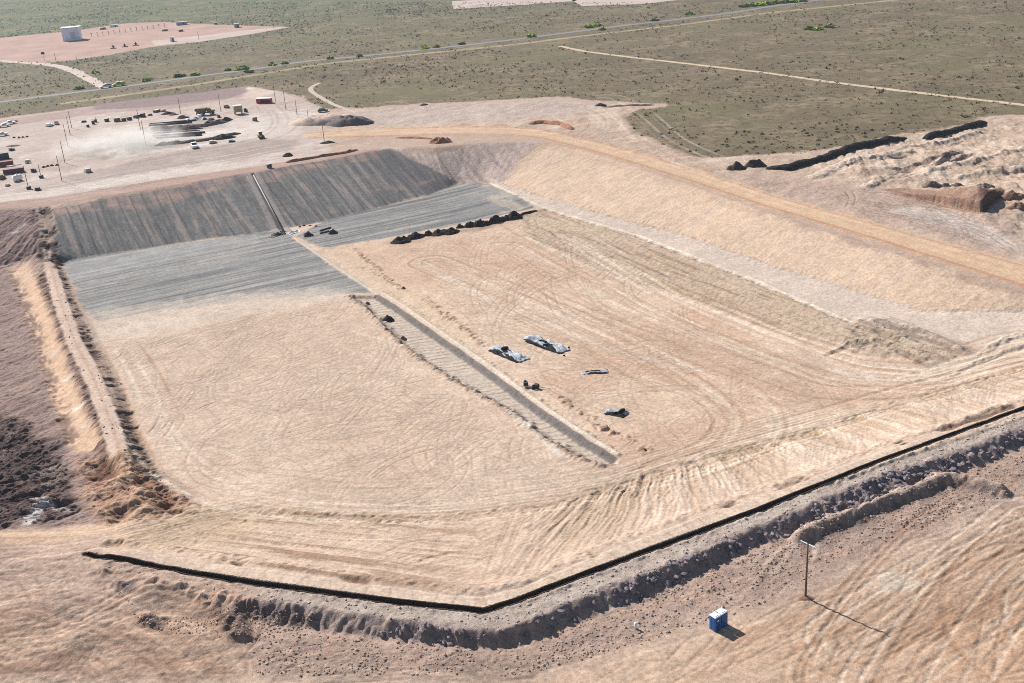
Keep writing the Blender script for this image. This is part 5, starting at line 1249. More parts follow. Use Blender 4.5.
# dark generator by the crest
t = thing('generator', 'small black generator box at the crest above the pit', 'generator', ground(269.5, 168), 0.6)
bm = bmesh.new(); box(bm, (0, 0, 0.9), (1.7, 1.2, 1.2), 0.06); link('cabinet', bm, M_DARK, t)
bm = bmesh.new(); box(bm, (0, 0, 1.53), (1.3, 0.9, 0.06), 0.02); link('lid', bm, M_STEEL, t)
wheels(t, (-0.4, 0.5), 1.4, 0.32, 0.2)
heap('dirt_pile', 288, 156, 2.4, 2.0, 1.5, M_DSOIL, 'small dark pile alone in the yard above the crest', 'heap', seed=9)
# row of drums and small machines at the far side of the yard
for i, (u, v, w, h, l) in enumerate(((117.5, 121.5, 3.0, 1.7, 'brown crate, the biggest in the row behind the dust cloud'), (124, 121, 2.0, 1.4, 'dark crate just right of the biggest brown crate'), (129.5, 120, 2.2, 1.4, 'dark crate at the right end of the row behind the dust'), (107, 121.5, 1.9, 1.4, 'dark crate left of the big brown crate'), (157, 112, 3.4, 1.1, 'pale topped flat crate behind the windrows'))):
    t = thing('crate', l, 'crate', ground(u, v), 0.3 + i * 0.2, 'crates in a row behind the dust')
    bm = bmesh.new(); box(bm, (0, 0, h / 2), (w, w * 0.6, h), 0.05); link('body', bm, M_DARK if i in (1, 2, 3) else mat('brown_board', (0.16, 0.11, 0.07), 0.8, var=0.3), t)
    bm = bmesh.new(); box(bm, (0, 0, h + 0.06), (w * 1.04, w * 0.64, 0.1), 0.02); link('lid', bm, mat('bleached_board', (0.42, 0.36, 0.3), 0.8), t)
def person(u, v, rz, top, label):
    g = ground(u, v)
    me = bpy.data.meshes.new('person'); bm = bmesh.new()
    J = [(0, 0, .95), (0, 0, 1.2), (0, 0, 1.42), (0, 0, 1.52), (0, 0, 1.68), (-.1, 0, .9), (-.11, .02, .5), (-.12, 0, .06), (-.12, -.14, .03), (.1, 0, .9), (.11, .02, .5), (.12, 0, .06), (.12, -.14, .03), (-.2, 0, 1.4), (-.26, .02, 1.13), (-.25, -.08, .9), (.2, 0, 1.4), (.26, .02, 1.13), (.25, -.08, .9)]
    E = [(0, 1), (1, 2), (2, 3), (3, 4), (0, 5), (5, 6), (6, 7), (7, 8), (0, 9), (9, 10), (10, 11), (11, 12), (2, 13), (13, 14), (14, 15), (2, 16), (16, 17), (17, 18)]
    R_ = [.14, .14, .15, .06, .11, .1, .07, .05, .04, .1, .07, .05, .04, .07, .05, .04, .07, .05, .04]
    for p in J: bm.verts.new(p)
    bm.verts.ensure_lookup_table()
    for a, b in E: bm.edges.new((bm.verts[a], bm.verts[b]))
    sk = bm.verts.layers.skin.new()
    for vv, r_ in zip(bm.verts, R_): vv[sk].radius = (r_, r_)
    bm.verts[0][sk].use_root = True
    bm.to_mesh(me); bm.free(); me.materials.append(top)
    o = bpy.data.objects.new('person', me); COL.objects.link(o); o.location = g; o.rotation_euler = (0, 0, rz)
    o.modifiers.new('skin', 'SKIN'); s = o.modifiers.new('sub', 'SUBSURF'); s.levels = 1; s.render_levels = 1
    tag(o, label, 'person')
for u, v, w, h, l in ((93.5, 124.5, 1.4, 2.2, 'dark upright machine at the left end of the row behind the dust'), (96, 122.5, 1.2, 2.0, 'dark upright machine just behind the first one')):
    t = thing('compressor', l, 'machine', ground(u, v), 0.4, 'dark upright machines behind the dust')
    bm = bmesh.new(); box(bm, (0, 0, h * 0.45), (w, w * 0.8, h * 0.7), 0.08); link('cabinet', bm, M_DARK, t)
    bm = bmesh.new(); cyl(bm, (0.2, 0, h * 0.8), (0.2, 0, h * 1.2), 0.12); link('stack', bm, M_DARK, t)
# stores at the left edge of the yard
def container(u, v, L, W, H, rz, m, roof, label):
    t = thing('container', label, 'container', ground(u, v), rz, 'containers at the left edge of the yard')
    bm = bmesh.new(); box(bm, (0, 0, H / 2 + 0.1), (L, W, H))
    k = int(L / 0.6)
    for i in range(k):
        x = -L / 2 + (i + 0.5) * L / k
        for s in (-1, 1): box(bm, (x, s * (W / 2 + 0.02), H / 2 + 0.1), (0.25, 0.06, H * 0.9))
    link('body', bm, m, t)
    bm = bmesh.new(); box(bm, (0, 0, H + 0.15), (L * 1.02, W * 1.04, 0.1), 0.02); link('roof', bm, roof, t)
    bm = bmesh.new(); box(bm, (L / 2 + 0.02, 0, H / 2 + 0.1), (0.06, W * 0.9, H * 0.9)); link('door', bm, m, t)
container(3, 159, 5, 2.6, 2.4, 0.4, mat('dark_green_paint', (0.03, 0.06, 0.045), 0.7), M_DARK, 'dark green container at the far left edge, topmost of the stores')
container(5, 166, 6.5, 2.5, 1.8, 0.35, M_RUST, M_RUST, 'rust red container in front of the dark green one')
container(14, 173, 7.5, 2.3, 1.7, 0.30, mat('maroon_paint', (0.12, 0.045, 0.05), 0.8, var=0.3), mat('maroon_roof', (0.17, 0.08, 0.08), 0.8), 'maroon container beside the round white tank')
bm = bmesh.new(); a, b = ground(8, 172), ground(23, 170); cyl(bm, a + Vector((0, 0, 2.3)) - a, b + Vector((0, 0, 2.3)) - a, 0.22); o = link('pipe_section', bm, M_WHITE, None, True); o.location = a; tag(o, 'white pipe lying across the top of the maroon container', 'pipe')
t = thing('water_tank', 'rounded white water tank beside the maroon container', 'tank', ground(18, 181), 0.9)
bm = bmesh.new(); cyl(bm, (-1.7, 0, 1.35), (1.7, 0, 1.35), 1.2, 1.2, 24); bmesh.ops.bevel(bm, geom=[e for e in bm.edges if len(e.link_faces) == 2 and any(len(f.verts) > 4 for f in e.link_faces)], offset=0.25, segments=3, affect='EDGES'); link('barrel', bm, M_WHITE, t, True)
for x in (-1, 1):
    bm = bmesh.new(); box(bm, (x, 0, 0.15), (0.4, 1.8, 0.4)); link('skid', bm, M_DARK, t)
bm = bmesh.new(); cyl(bm, (0, 0, 2.5), (0, 0, 2.75), 0.3, 0.3, 14); link('hatch', bm, M_STEEL, t)
t = thing('light_tower', 'small grey trailer on the open yard right of the stores', 'trailer', ground(28, 163), 0.5)
bm = bmesh.new(); box(bm, (0, 0, 0.9), (2.2, 1.3, 1.0), 0.12); link('cabinet', bm, mat('pale_grey_paint', (0.45, 0.44, 0.43), 0.5), t)
bm = bmesh.new(); box(bm, (0, 0, 0.42), (2.4, 1.3, 0.1)); link('frame', bm, M_DARK, t); wheels(t, (0,), 1.7, 0.35, 0.2)
for i, (u, v) in enumerate(((14, 138), (19, 138), (23, 137.5), (27, 137))):
    heap('spoil_clump', u, v, 0.9, 0.7, 0.7, M_DSOIL, 'small dark clump in the short row on the pale yard by the left edge', 'heap', 'row of small dark clumps on the yard', seed=30 + i)
for i, (u, v) in enumerate(((44, 167.5), (48, 166.5), (52, 166), (57, 165.5))):
    heap('spoil_clump', u, v, 1.0, 0.7, 0.7, M_DSOIL, 'small dark clump lying in a row by the western pole row', 'heap', 'row of small clumps by the poles', seed=40 + i)
heap('soil_mound', 13, 146, 3.5, 1.6, 0.6, M_GSOIL, 'low brown mound on the yard behind the stores', 'heap', seed=14)

# windrows and stockpiles in the yard
ridge('windrow', [(150, 129.5), (180, 128), (205, 126.5), (227, 122)], 3.6, 1.3, M_GSOIL, 'long dark windrow in front of the dump truck', 'windrow', 'dark windrows across the yard', 3)
ridge('windrow', [(152, 134), (175, 132), (200, 130.5)], 1.8, 0.7, M_GSOIL, 'thinnest dark windrow, in the middle of the three', 'windrow', 'dark windrows across the yard', 4)
ridge('windrow', [(154, 146), (189, 142.5), (210, 140), (225, 136), (241, 133.5)], 3.2, 1.2, M_GSOIL, 'nearest dark windrow, ending at a lumpy pile behind the pickup', 'windrow', 'dark windrows across the yard', 5)
ridge('windrow', [(151, 131.6), (178, 130), (203, 128.6)], 1.6, 0.7, M_DSOIL, 'dark line of soil between the long windrow and the thinnest one', 'windrow', 'dark windrows across the yard', 31)
ridge('windrow', [(200, 127), (215, 124), (232, 119.5)], 3.0, 1.6, M_DSOIL, 'black stretch of windrow just below the dump truck', 'windrow', 'dark windrows across the yard', 32)
heap('soil_mound', 174, 115, 2.6, 1.5, 1.0, M_GSOIL, 'small brown pile right of the dark red pile', 'heap', seed=33)
for i, (p, q, l) in enumerate((((150, 124.5), (196, 121), 'farthest of the long black pipes laid across the yard'), ((149, 126), (192, 123), 'second of the long black pipes laid across the yard'), ((153, 136.5), (205, 133), 'third of the long black pipes, just below the thin windrow'), ((156, 138.5), (202, 135.5), 'nearest of the long black pipes laid across the yard'))):
    a, b = ground(*p), ground(*q); bm = bmesh.new(); cyl(bm, Vector((0, 0, 0.4)), b - a + Vector((0, 0, 0.4)), 0.42, 0.42, 12)
    o = link('long_pipe', bm, M_DARK, None, True); o.location = a; tag(o, l, 'pipe', 'long black pipes across the yard')
PAL = [(16, 121.5, 'pale'), (12, 150.5, 'dark'), (50, 126, 'white'), (57, 124.5, 'pale'), (84, 122, 'dark'), (88, 127, 'dark'), (136, 118, 'brown'), (142, 117, 'dark'), (150, 115.5, 'brown'), (163, 111.5, 'pale'), (188, 121.5, 'white'), (199, 118.5, 'white'), (211, 120, 'dark'), (219, 117.5, 'dark'), (227, 108, 'brown'), (246, 112, 'dark'), (232, 142, 'dark'), (213, 143, 'pale'), (34, 172, 'dark'), (2, 179, 'brown'), (8, 186, 'pale'), (38, 190, 'dark'), (88, 172, 'pale'), (255, 121, 'brown')]
WH = {'left': (0, 70), 'middle': (70, 180), 'right': (180, 400)}
PM = {'pale': mat('bleached_board', (0.42, 0.36, 0.3), 0.8), 'white': M_WHITE, 'dark': M_DARK, 'brown': mat('brown_board', (0.16, 0.11, 0.07), 0.8, var=0.3)}
for i, (u, v, c) in enumerate(PAL):
    side_ = [k for k, (a, b) in WH.items() if a <= u < b][0]
    t = thing('pallet', '%s pallet load lying loose among the clutter in the %s part of the yard' % (c, side_), 'pallet', ground(u, v), 0.3 + 0.37 * i, '%s pallet loads in the %s of the yard' % (c, side_))
    w_ = 1.6 + (i * 7 % 5) * 0.35; h_ = 0.7 + (i * 5 % 4) * 0.3
    bm = bmesh.new(); box(bm, (0, 0, 0.08), (w_ * 1.1, w_ * 0.85, 0.16)); link('base', bm, M_WOOD, t)
    bm = bmesh.new(); box(bm, (-w_ * 0.2, 0, 0.17 + h_ / 2), (w_ * 0.55, w_ * 0.7, h_), 0.06); box(bm, (w_ * 0.28, 0.02, 0.17 + h_ * 0.35), (w_ * 0.38, w_ * 0.62, h_ * 0.7), 0.06); link('load', bm, PM[c], t)
heap('soil_mound', 224, 138.5, 5.5, 2.6, 1.7, M_DSOIL, 'lumpy dark pile on the end of the nearest windrow', 'heap', rz=0.3, seed=15)
heap('soil_mound', 183, 118, 3.4, 2.2, 1.4, M_DSOIL, 'dark pile left of the pale mound behind the windrows', 'heap', seed=16)
heap('soil_mound', 194, 120, 4.2, 2.6, 1.6, mat('pale_sand_pile', tuple(alb(226, 218, 210)), 0.9, var=0.1, bump=0.1), 'pale sand pile in front of the dump truck', 'heap', seed=17)
heap('soil_mound', 204, 119.5, 1.8, 1.5, 1.2, M_DARK, 'small dark pile right of the pale sand pile', 'heap', seed=18)
heap('soil_mound', 168, 114, 4.2, 2.0, 1.3, M_DSOIL, 'dark red pile behind the windrows near a pole', 'heap', seed=19)
heap('stockpile', 328, 122, 18, 8, 3.0, mat('pale_red_soil', tuple(alb(220, 194, 176)), 0.95, var=0.18, scale=0.4, bump=0.2, spec=0.1), 'broad flat topped stockpile where the haul road enters the yard', 'stockpile', rz=-0.1, seed=20, rough=0.3, sharp=3.2)
heap('stockpile', 350, 124, 12, 6.0, 3.2, mat('shaded_stock_soil', tuple(alb(120, 110, 108)), 0.95, var=0.2, scale=0.5, bump=0.2, spec=0.1), 'shoulder of the stockpile, coloured dark for its shaded right side', 'stockpile', rz=-0.15, seed=21, rough=0.35, sharp=2.4)  # darker soil colour paints in the shaded side of the stockpile
heap('soil_mound', 328, 143, 3.6, 1.6, 0.9, M_DSOIL, 'low dark mound at the foot of a pole below the haul road', 'heap', seed=22)
heap('soil_mound', 441, 142, 5.0, 3.4, 2.2, M_RSOIL, 'jagged reddish mound on the near side of the haul road', 'heap', rz=0.2, seed=23, rough=0.4)
ridge('windrow', [(395, 138), (415, 138), (432, 139)], 2.2, 0.6, M_RSOIL, 'low reddish windrow running into the jagged red mound', 'windrow', seed=6)
ridge('windrow', [(285, 163), (320, 157), (345, 153), (358, 150)], 2.2, 0.9, M_RSOIL, 'reddish windrow along the crest above the grey liner', 'windrow', seed=7)
ridge('windrow', [(528, 124), (545, 123), (562, 125), (573, 130)], 3.4, 1.3, M_RSOIL, 'reddish windrow on the far side of the haul road bend', 'windrow', seed=8)
heap('soil_mound', 600, 106, 3.2, 2.0, 1.5, M_DSOIL, 'small dark mound at the edge of the scrub', 'heap', seed=24)
ridge('windrow', [(604, 107), (630, 106), (655, 105)], 2.2, 0.6, M_GSOIL, 'thin pale windrow right of the small dark mound on the scrub edge', 'windrow', seed=9)
heap('soil_mound', 424, 105, 2.4, 1.4, 0.9, M_DSOIL, 'tiny dark mound on the scrub edge above the haul road', 'heap', seed=25)
heap('soil_mound', 737, 168.5, 4.0, 2.6, 2.7, M_DSOIL, 'dark brown mound left of the black covered bank', 'heap', seed=26, rough=0.3)
heap('soil_mound', 755, 166.5, 4.0, 2.4, 2.9, M_DSOIL, 'dark mound between the brown mound and the black covered bank', 'heap', seed=27, rough=0.3)
ridge('covered_bank', [(766, 168.5), (790, 168.8), (820, 161), (850, 150), (880, 144.5), (905, 138)], 4.0, 1.9, M_BLKT, 'long bank under black sheeting along the scrub edge, left of the gap', 'bank', 'black covered banks along the scrub edge', 10, 0.08, True, taper=9)
ridge('covered_bank', [(924, 139.5), (945, 134.5), (965, 128), (985, 121.5)], 3.6, 1.6, M_BLKT, 'shorter bank under black sheeting, right of the gap', 'bank', 'black covered banks along the scrub edge', 11, 0.08, True, taper=4)
for i, (u, v, rx, h) in enumerate(((932, 188, 3.0, 1.5), (945, 187.5, 2.8, 1.3), (956, 187, 3.6, 1.5), (985, 190, 3.4, 1.3), (1012, 200, 5, 2.0), (1018, 210, 4, 1.6))):
    heap('spoil_heap', u, v, rx, 2.2, h, M_BSOIL if i > 3 else M_GSOIL, ['leftmost brown spoil heap on top of the cut bank', 'second brown spoil heap on top of the cut bank', 'third and widest spoil heap on top of the cut bank', 'spoil heap at the dark corner of the cut bank', 'large spoil heap right of the dark cut face', 'spoil heap at the right picture edge below the cut face'][i], 'heap', 'spoil heaps around the cut bank', seed=50 + i, rough=0.3)
ridge('spoil_heap', [(938, 161), (952, 155), (962, 152)], 4.0, 1.6, M_GSOIL, 'long spoil heap with dark shade below the gap in black banks', 'heap', 'spoil heaps around the cut bank', 12)

# something dark green parked on the stockpile
t = thing('pickup_truck', 'dark green vehicle parked on the stockpile', 'vehicle', ground(323, 112) + Vector((0, 0, 0.3)), 0.2)
bm = bmesh.new(); prism(bm, [(-2.4, 0.4), (2.4, 0.4), (2.4, 1.0), (1.2, 1.1), (0.7, 1.8), (-1.6, 1.85), (-2.4, 1.1)], 1.8); link('body', bm, mat('dark_green_body', (0.04, 0.06, 0.045), 0.5), t)
bm = bmesh.new(); prism(bm, [(1.25, 1.12), (1.28, 1.12), (0.76, 1.76), (0.73, 1.76)], 1.5); link('windscreen', bm, M_GLASS, t)
wheels(t, (-1.5, 1.5), 1.8, 0.38)
t.location.z = float(zat(t.location.x, t.location.y)) + 0.02

# ------------------------------------------------------------------ heaps of dark gravel in the pit
GH = [(401, 242, 3.0, 1.9), (415, 237.5, 2.7, 1.8), (428, 235, 2.1, 1.3), (440, 233.5, 2.9, 1.5), (451, 232.5, 2.8, 1.7), (460, 227.5, 1.8, 1.2), (471, 226, 2.1, 1.6), (478.5, 225.5, 2.2, 1.8), (485.5, 224.5, 2.4, 1.8), (497, 221.5, 2.9, 2.1), (505.5, 219.5, 2.2, 1.5), (514.5, 218, 2.6, 1.8)]
GL = ['nearest black gravel heap, at the left end of the row', 'second black gravel heap from the left end', 'small third black gravel heap from the left end', 'wide fourth black gravel heap from the left end', 'fifth black gravel heap from the left, merging with the fourth', 'small pointed heap, sixth from the left end', 'seventh black gravel heap, first of three touching heaps', 'eighth black gravel heap, middle of three touching heaps', 'ninth black gravel heap, last of three touching heaps', 'tall tenth black gravel heap, third from the right end', 'small eleventh black gravel heap, second from the right end', 'last black gravel heap at the right end of the row']
M_GRAV = mat('black_gravel', tuple(alb(50, 44, 44)), 0.95, var=0.35, scale=2.0, bump=0.12, spec=0.1)
for i, (u, v, rr_, h) in enumerate(GH):
    heap('gravel_heap', u, v, rr_ * (1.15 + 0.25 * math.sin(i * 2.3)), rr_ * (0.85 + 0.2 * math.cos(i * 1.7)), h * (0.95 + 0.2 * math.sin(i * 3.1)), M_GRAV, GL[i], 'gravel heap', 'row of black gravel heaps at the liner edge', rz=0.55, seed=60 + i, rough=0.35, sharp=1.6 + 0.5 * math.sin(i * 1.3))
ridge('gravel_windrow', [(518, 217), (528, 214), (538, 211.5)], 1.4, 0.9, M_GRAV, 'thin black gravel ridge tapering off at the right end of the heaps', 'gravel ridge', seed=13)
heap('gravel_heap', 387.5, 318, 1.9, 1.3, 1.6, M_GRAV, 'single black heap on the edge of the central drain', 'gravel heap', seed=75, rough=0.2)
for i, (u, v, rx) in enumerate(((367, 302, 0.9), (403, 337, 1.0))):
    heap('dirt_pile', u, v, rx, rx * 0.8, 0.9, M_BSOIL, ['small brown dirt pile at the top of the drain edge', 'small brown dirt pile on the drain edge below the black heap'][i], 'heap', seed=76 + i)
heap('dirt_pile', 403.5, 288.5, 0.8, 0.7, 0.7, M_BSOIL, 'small dark clod pile at the end of the rubble line on the right floor', 'heap', seed=79)

# ------------------------------------------------------------------ crumpled sheets and rolls
def sheet(bm, L, W, seed, amp=0.35, n=34, m=16):
    g_ = []
    for i in range(n + 1):
        row = []
        for j in range(m + 1):
            x = (i / n - 0.5) * L; y = (j / m - 0.5) * W
            e = 1 + 0.25 * float(fbm(np.array([x * 0.7 + seed]), np.array([j * 0.02]), 3, seed)[0])
            y *= e
            f = float(fbm(np.array([x * 0.35 + seed * 5]), np.array([y * 2.2 + x * 0.5]), 4, seed)[0])
            edge = min(1, 6 * min(i / n, 1 - i / n) + 0.1, 5 * min(j / m, 1 - j / m) + 0.1)
            row.append(bm.verts.new((x, y, 0.06 + max(0, amp * edge * (0.55 + 1.9 * f)))))
        g_.append(row)
    for i in range(n):
        for j in range(m): bm.faces.new((g_[i][j], g_[i + 1][j], g_[i + 1][j + 1], g_[i][j + 1]))
def solid_sheet(name, L, W, seed, amp, m, parent):
    bm = bmesh.new(); sheet(bm, L, W, seed, amp)
    bmesh.ops.recalc_face_normals(bm, faces=bm.faces)
    r = bmesh.ops.solidify(bm, geom=bm.faces[:], thickness=0.03)
    return link(name, bm, m, parent, True)
def scrap(p, q, W, label, seed, rolls, amp=0.5, tail=None):
    a, b = ground(*p), ground(*q); L = (b - a).length; c = (a + b) / 2
    c.z = max(a.z, b.z, float(zat(c.x, c.y)))
    t = thing('sheet_pile', label, 'sheet pile', c, math.atan2(b.y - a.y, b.x - a.x), 'crumpled sheet piles on the right floor')
    solid_sheet('sheet', L, W, seed, amp, M_GREYT, t)
    s2 = solid_sheet('underlay', L * 0.9, W * 0.55, seed + 3, amp * 0.7, M_BLKT, t); s2.location = (0.2, -W * 0.42, 0)
    for (x, y, l, an, r) in rolls:
        bm = bmesh.new(); d = Vector((math.cos(an), math.sin(an), 0)) * l / 2
        P = [Vector((x, y, r + 0.05)) - d, Vector((x, y, r + 0.25)), Vector((x, y, r + 0.05)) + d]
        tube(bm, P, r, 12); link('roll', bm, M_BLKT, t, True)
    return t
scrap((493, 348), (525, 360.5), 3.2, 'pointed heap of grey sheeting with a black lump at its left end', 1, [(-1.9, 0.4, 1.5, 1.3, 0.5), (1.4, -0.9, 2.6, 0.12, 0.16)], 0.6)
scrap((527, 338), (566, 352), 2.9, 'longest heap of grey sheeting, the farthest of the scrap heaps', 2, [(-1.6, 0.3, 2.6, 0.3, 0.17), (0.2, 0.1, 3.6, -0.1, 0.16), (2.2, -0.5, 1.2, 0.9, 0.28), (1.0, -1.0, 1.2, 0.7, 0.25)], 0.6)
scrap((581, 373), (608, 371), 1.8, 'small flat heap of grey strips between the bigger heaps', 3, [(-0.4, 0.2, 3.2, 0.1, 0.1), (0.4, -0.4, 3.4, 0.12, 0.08), (-1.3, 0.0, 1.2, -0.5, 0.12)], 0.25)
scrap((606, 411), (627, 414.5), 2.4, 'short heap of pale sheet with black end, nearest to the pit corner', 4, [(1.15, 0.1, 1.3, 1.3, 0.42), (0.3, -0.6, 1.4, 0.6, 0.18)], 0.5)
# black tangle with a long thin pole
g0, g1 = ground(518, 386), ground(547, 390)
t = thing('pump_skid', 'black pump and hoses with a long thin pole beside the drain', 'pump', (g0 + g1) / 2, math.atan2(g1.y - g0.y, g1.x - g0.x))
bm = bmesh.new(); box(bm, (-1.6, 0.1, 0.55), (1.0, 0.8, 0.9), 0.1, 0.5); box(bm, (-1.9, 0.5, 0.9), (0.5, 0.5, 0.7), 0.08, 0.2); link('pump', bm, M_BLACK, t)
bm = bmesh.new(); box(bm, (-0.4, 0, 0.18), (2.4, 0.5, 0.16), 0.03); link('skid', bm, M_STEEL, t)
bm = bmesh.new(); box(bm, (1.0, 0.05, 0.55), (1.1, 0.9, 0.9), 0.15, -0.3); link('engine', bm, M_BLACK, t)
for k in range(5):
    bm = bmesh.new(); P = [Vector((0.6 + 0.75 * math.cos(a_) * (1 - 0.1 * k), -0.35 + 0.5 * math.sin(a_), 0.15 + 0.12 * k)) for a_ in np.linspace(0.4 * k, 5.2 + 0.4 * k, 18)]
    tube(bm, P, 0.07, 8); link('hose', bm, M_BLACK, t, True)
bm = bmesh.new(); cyl(bm, (1.3, 0, 0.4), (4.0, 0.5, 0.15), 0.05, 0.05, 8); link('pole', bm, mat('brown_stick', (0.2, 0.11, 0.07), 0.8), t)
for i, (u, v, l) in enumerate(((569, 348, 'small black clod right of the longest sheet heap'), (564, 356, 'small black clod just below the longest sheet heap'), (645, 450.5, 'small black clod at the end of the rubble near the pit corner'))):
    heap('clod', u, v, 0.35, 0.3, 0.4, M_DSOIL, l, 'clod', seed=90 + i)

# ------------------------------------------------------------------ things at the foot of the pipe trench
a, b = ground(287, 235), ground(300, 230.5)
t = thing('white_sheet', 'crumpled white sheet at the foot of the pipe trench', 'sheet', (a + b) / 2, math.atan2(b.y - a.y, b.x - a.x))
solid_sheet('cloth', 5.0, 2.4, 7, 0.7, M_WHT, t)
a, b = ground(272, 236), ground(285, 233)
t = thing('hose_pile', 'tangle of black hose left of the crumpled white sheet', 'hose', (a + b) / 2, math.atan2(b.y - a.y, b.x - a.x))
for k in range(6):
    bm = bmesh.new(); P = [Vector((0.5 * k - 1.2 + 1.3 * math.cos(q_), 0.8 * math.sin(q_), 0.15 + 0.1 * k + 0.2 * math.sin(3 * q_ + k))) for q_ in np.linspace(0.5 * k, 5.6 + 0.5 * k, 20)]
    tube(bm, P, 0.12, 7); link('coil', bm, M_BLACK, t, True)
bm = bmesh.new(); tube(bm, [Vector((-4.2, -1.3, 0.1)), Vector((-2.6, -2.3, 0.1)), Vector((0.5, -1.6, 0.1)), Vector((2.6, -0.8, 0.1))], 0.10, 7); link('tail', bm, M_BLACK, t, True)
a_, b_ = ground(253.5, 175), ground(284, 233)
bm = bmesh.new(); o_ = a_.copy(); cyl(bm, Vector((0, 0, 0.15)), b_ - o_ + Vector((0, 0, 0.2)), 0.2, 0.2, 12)
o = link('riser_pipe', bm, mat('pale_grey_pipe', (0.25, 0.245, 0.235), 0.7), None, True); o.location = o_; tag(o, 'pale grey pipe lying in the trench down the far slope', 'pipe')
for i, (u, v, rz) in enumerate(((308.5, 236, 0.2), (333, 233.5, 0.1))):
    t = thing('soil_bag_pile', ['pile with grey top and black shade right of the white sheet', 'pile with grey top beside two black pipes on the liner'][i], 'heap', ground(u, v), rz, 'grey topped piles on the liner')
    link('heap', heap_bm(1.8, 1.4, 1.5, 95 + i), M_DSOIL, t, True)
    s_ = solid_sheet('cover', 1.9, 1.2, 98 + i, 0.25, M_GREYT, t); s_.location = (-0.4, 0.45, 0.95); s_.rotation_euler = (-0.5, -0.35, 0.2)
for i, (p, q) in enumerate((((320, 231.5), (331, 228)), ((320, 234), (330, 231.5)))):
    a, b = ground(*p), ground(*q)
    bm = bmesh.new(); cyl(bm, Vector((0, 0, 0.25)), b - a + Vector((0, 0, 0.25)), 0.26, 0.26, 12)
    o = link('pipe_section', bm, M_BLACK, None, True); o.location = a; tag(o, ['farther of the two black pipes lying on the liner', 'nearer of the two black pipes lying on the liner'][i], 'pipe', 'black pipes on the liner')
for i, (u, v) in enumerate(((300, 227), (304, 226), (310, 226), (316, 226.5))):
    heap('clod', u, v, 0.7, 0.5, 0.45, M_DSOIL, 'dark clump in the row behind the white sheet at the slope foot', 'clod', 'dark clumps at the slope foot', seed=110 + i)

# ------------------------------------------------------------------ the pad on the plain
t = thing('storage_building', 'big white boxy tank building on the far pink pad', 'building', ground(73, 40), math.radians(9))
bm = bmesh.new(); box(bm, (0, 0, 5), (13.2, 11, 10))
for k in range(22):
    x = -6.6 + 0.3 + k * 0.6; box(bm, (x, -5.52, 5), (0.25, 0.1, 9.9)); box(bm, (x, 5.52, 5), (0.25, 0.1, 9.9))
link('wall', bm, mat('white_cladding', (0.74, 0.78, 0.84), 0.45, var=0.04), t)
bm = bmesh.new(); box(bm, (0, 0, 10.2), (15.0, 12.6, 0.4), 0.05); link('roof', bm, mat('grey_roof_sheet', (0.4, 0.42, 0.46), 0.5), t)
bm = bmesh.new(); box(bm, (1.8, -5.6, 4.0), (3.4, 0.1, 5.0)); link('panel', bm, mat('pale_blue_panel', (0.45, 0.55, 0.66), 0.5), t)
for i, (u, v) in enumerate(((113.5, 48.5), (125, 47), (136, 45.5))):
    t = thing('wellhead', ['leftmost dark wellhead on the near edge of the pink pad', 'middle dark wellhead on the near edge of the pink pad', 'rightmost dark wellhead on the near edge of the pink pad'][i], 'wellhead', ground(u, v), 0, 'three dark wellheads on the pink pad')
    bm = bmesh.new(); box(bm, (0, 0, 0.25), (4.0, 2.4, 0.5), 0.1); link('base', bm, M_RUST, t)
    bm = bmesh.new(); cyl(bm, (0, 0, 0.5), (0, 0, 2.6), 0.6, 0.35, 10); cyl(bm, (-1.2, 0, 1.4), (1.2, 0, 1.4), 0.25); link('valve_stack', bm, M_DARK, t)
def cabin(u, v, s, m, label, rz=0.2):
    t = thing('cabin', label, 'cabin', ground(u, v), rz, 'small cabins on the pink pad')
    bm = bmesh.new(); box(bm, (0, 0, s[2] / 2), s, 0.06); link('wall', bm, m, t)
    bm = bmesh.new(); box(bm, (0, 0, s[2] + 0.1), (s[0] * 1.08, s[1] * 1.1, 0.2), 0.03); link('roof', bm, M_STEEL, t)
    bm = bmesh.new(); box(bm, (s[0] * 0.2, -s[1] / 2 - 0.03, s[2] * 0.42), (1.0, 0.06, s[2] * 0.8)); link('door', bm, M_DARK, t)
M_BG = mat('blue_grey_paint', (0.28, 0.34, 0.40), 0.5)
cabin(182, 25, (9, 3, 2.6), M_BG, 'long blue grey cabin at the far edge of the pink pad')
cabin(237, 27.5, (4, 3, 3.0), M_BG, 'blue grey cabin near the right tip of the pink pad')
cabin(172.5, 41.5, (3, 2.5, 3.2), M_WHITE, 'small white cabin on the near edge of the pink pad')
cabin(181, 31.5, (3.6, 2, 1.6), mat('rust_brown', (0.2, 0.12, 0.09), 0.8), 'low brown cabin in the middle of the pad')
cabin(165, 31, (4.5, 2, 1.4), mat('brown_grey_paint', (0.24, 0.2, 0.17), 0.8), 'low brown cabin left of centre on the pad')
cabin(216, 24.5, (2.0, 1.6, 1.4), M_DARK, 'tiny dark cabin at the far edge of the pad')
cabin(103, 29.5, (5, 2.2, 1.8), mat('pale_brown_paint', (0.4, 0.36, 0.32), 0.7), 'pale low cabin right of the white building')
cabin(114, 27, (7, 2.4, 1.8), M_WHITE, 'long white cabin second right of the white building')
for k in range(14):
    u = 92 + k * 5.6; v = 37 - k * 0.75
    t = thing('pipe_rack', 'short steel rack post in the row across the pink pad', 'rack', ground(u, v), 0.2, 'row of rack posts on the pink pad')
    bm = bmesh.new(); box(bm, (0, 0, 1.4), (0.3, 0.3, 2.8)); link('post', bm, M_RUST, t)
    bm = bmesh.new(); box(bm, (0, 0, 2.9), (1.8, 0.3, 0.2)); link('beam', bm, M_RUST, t)
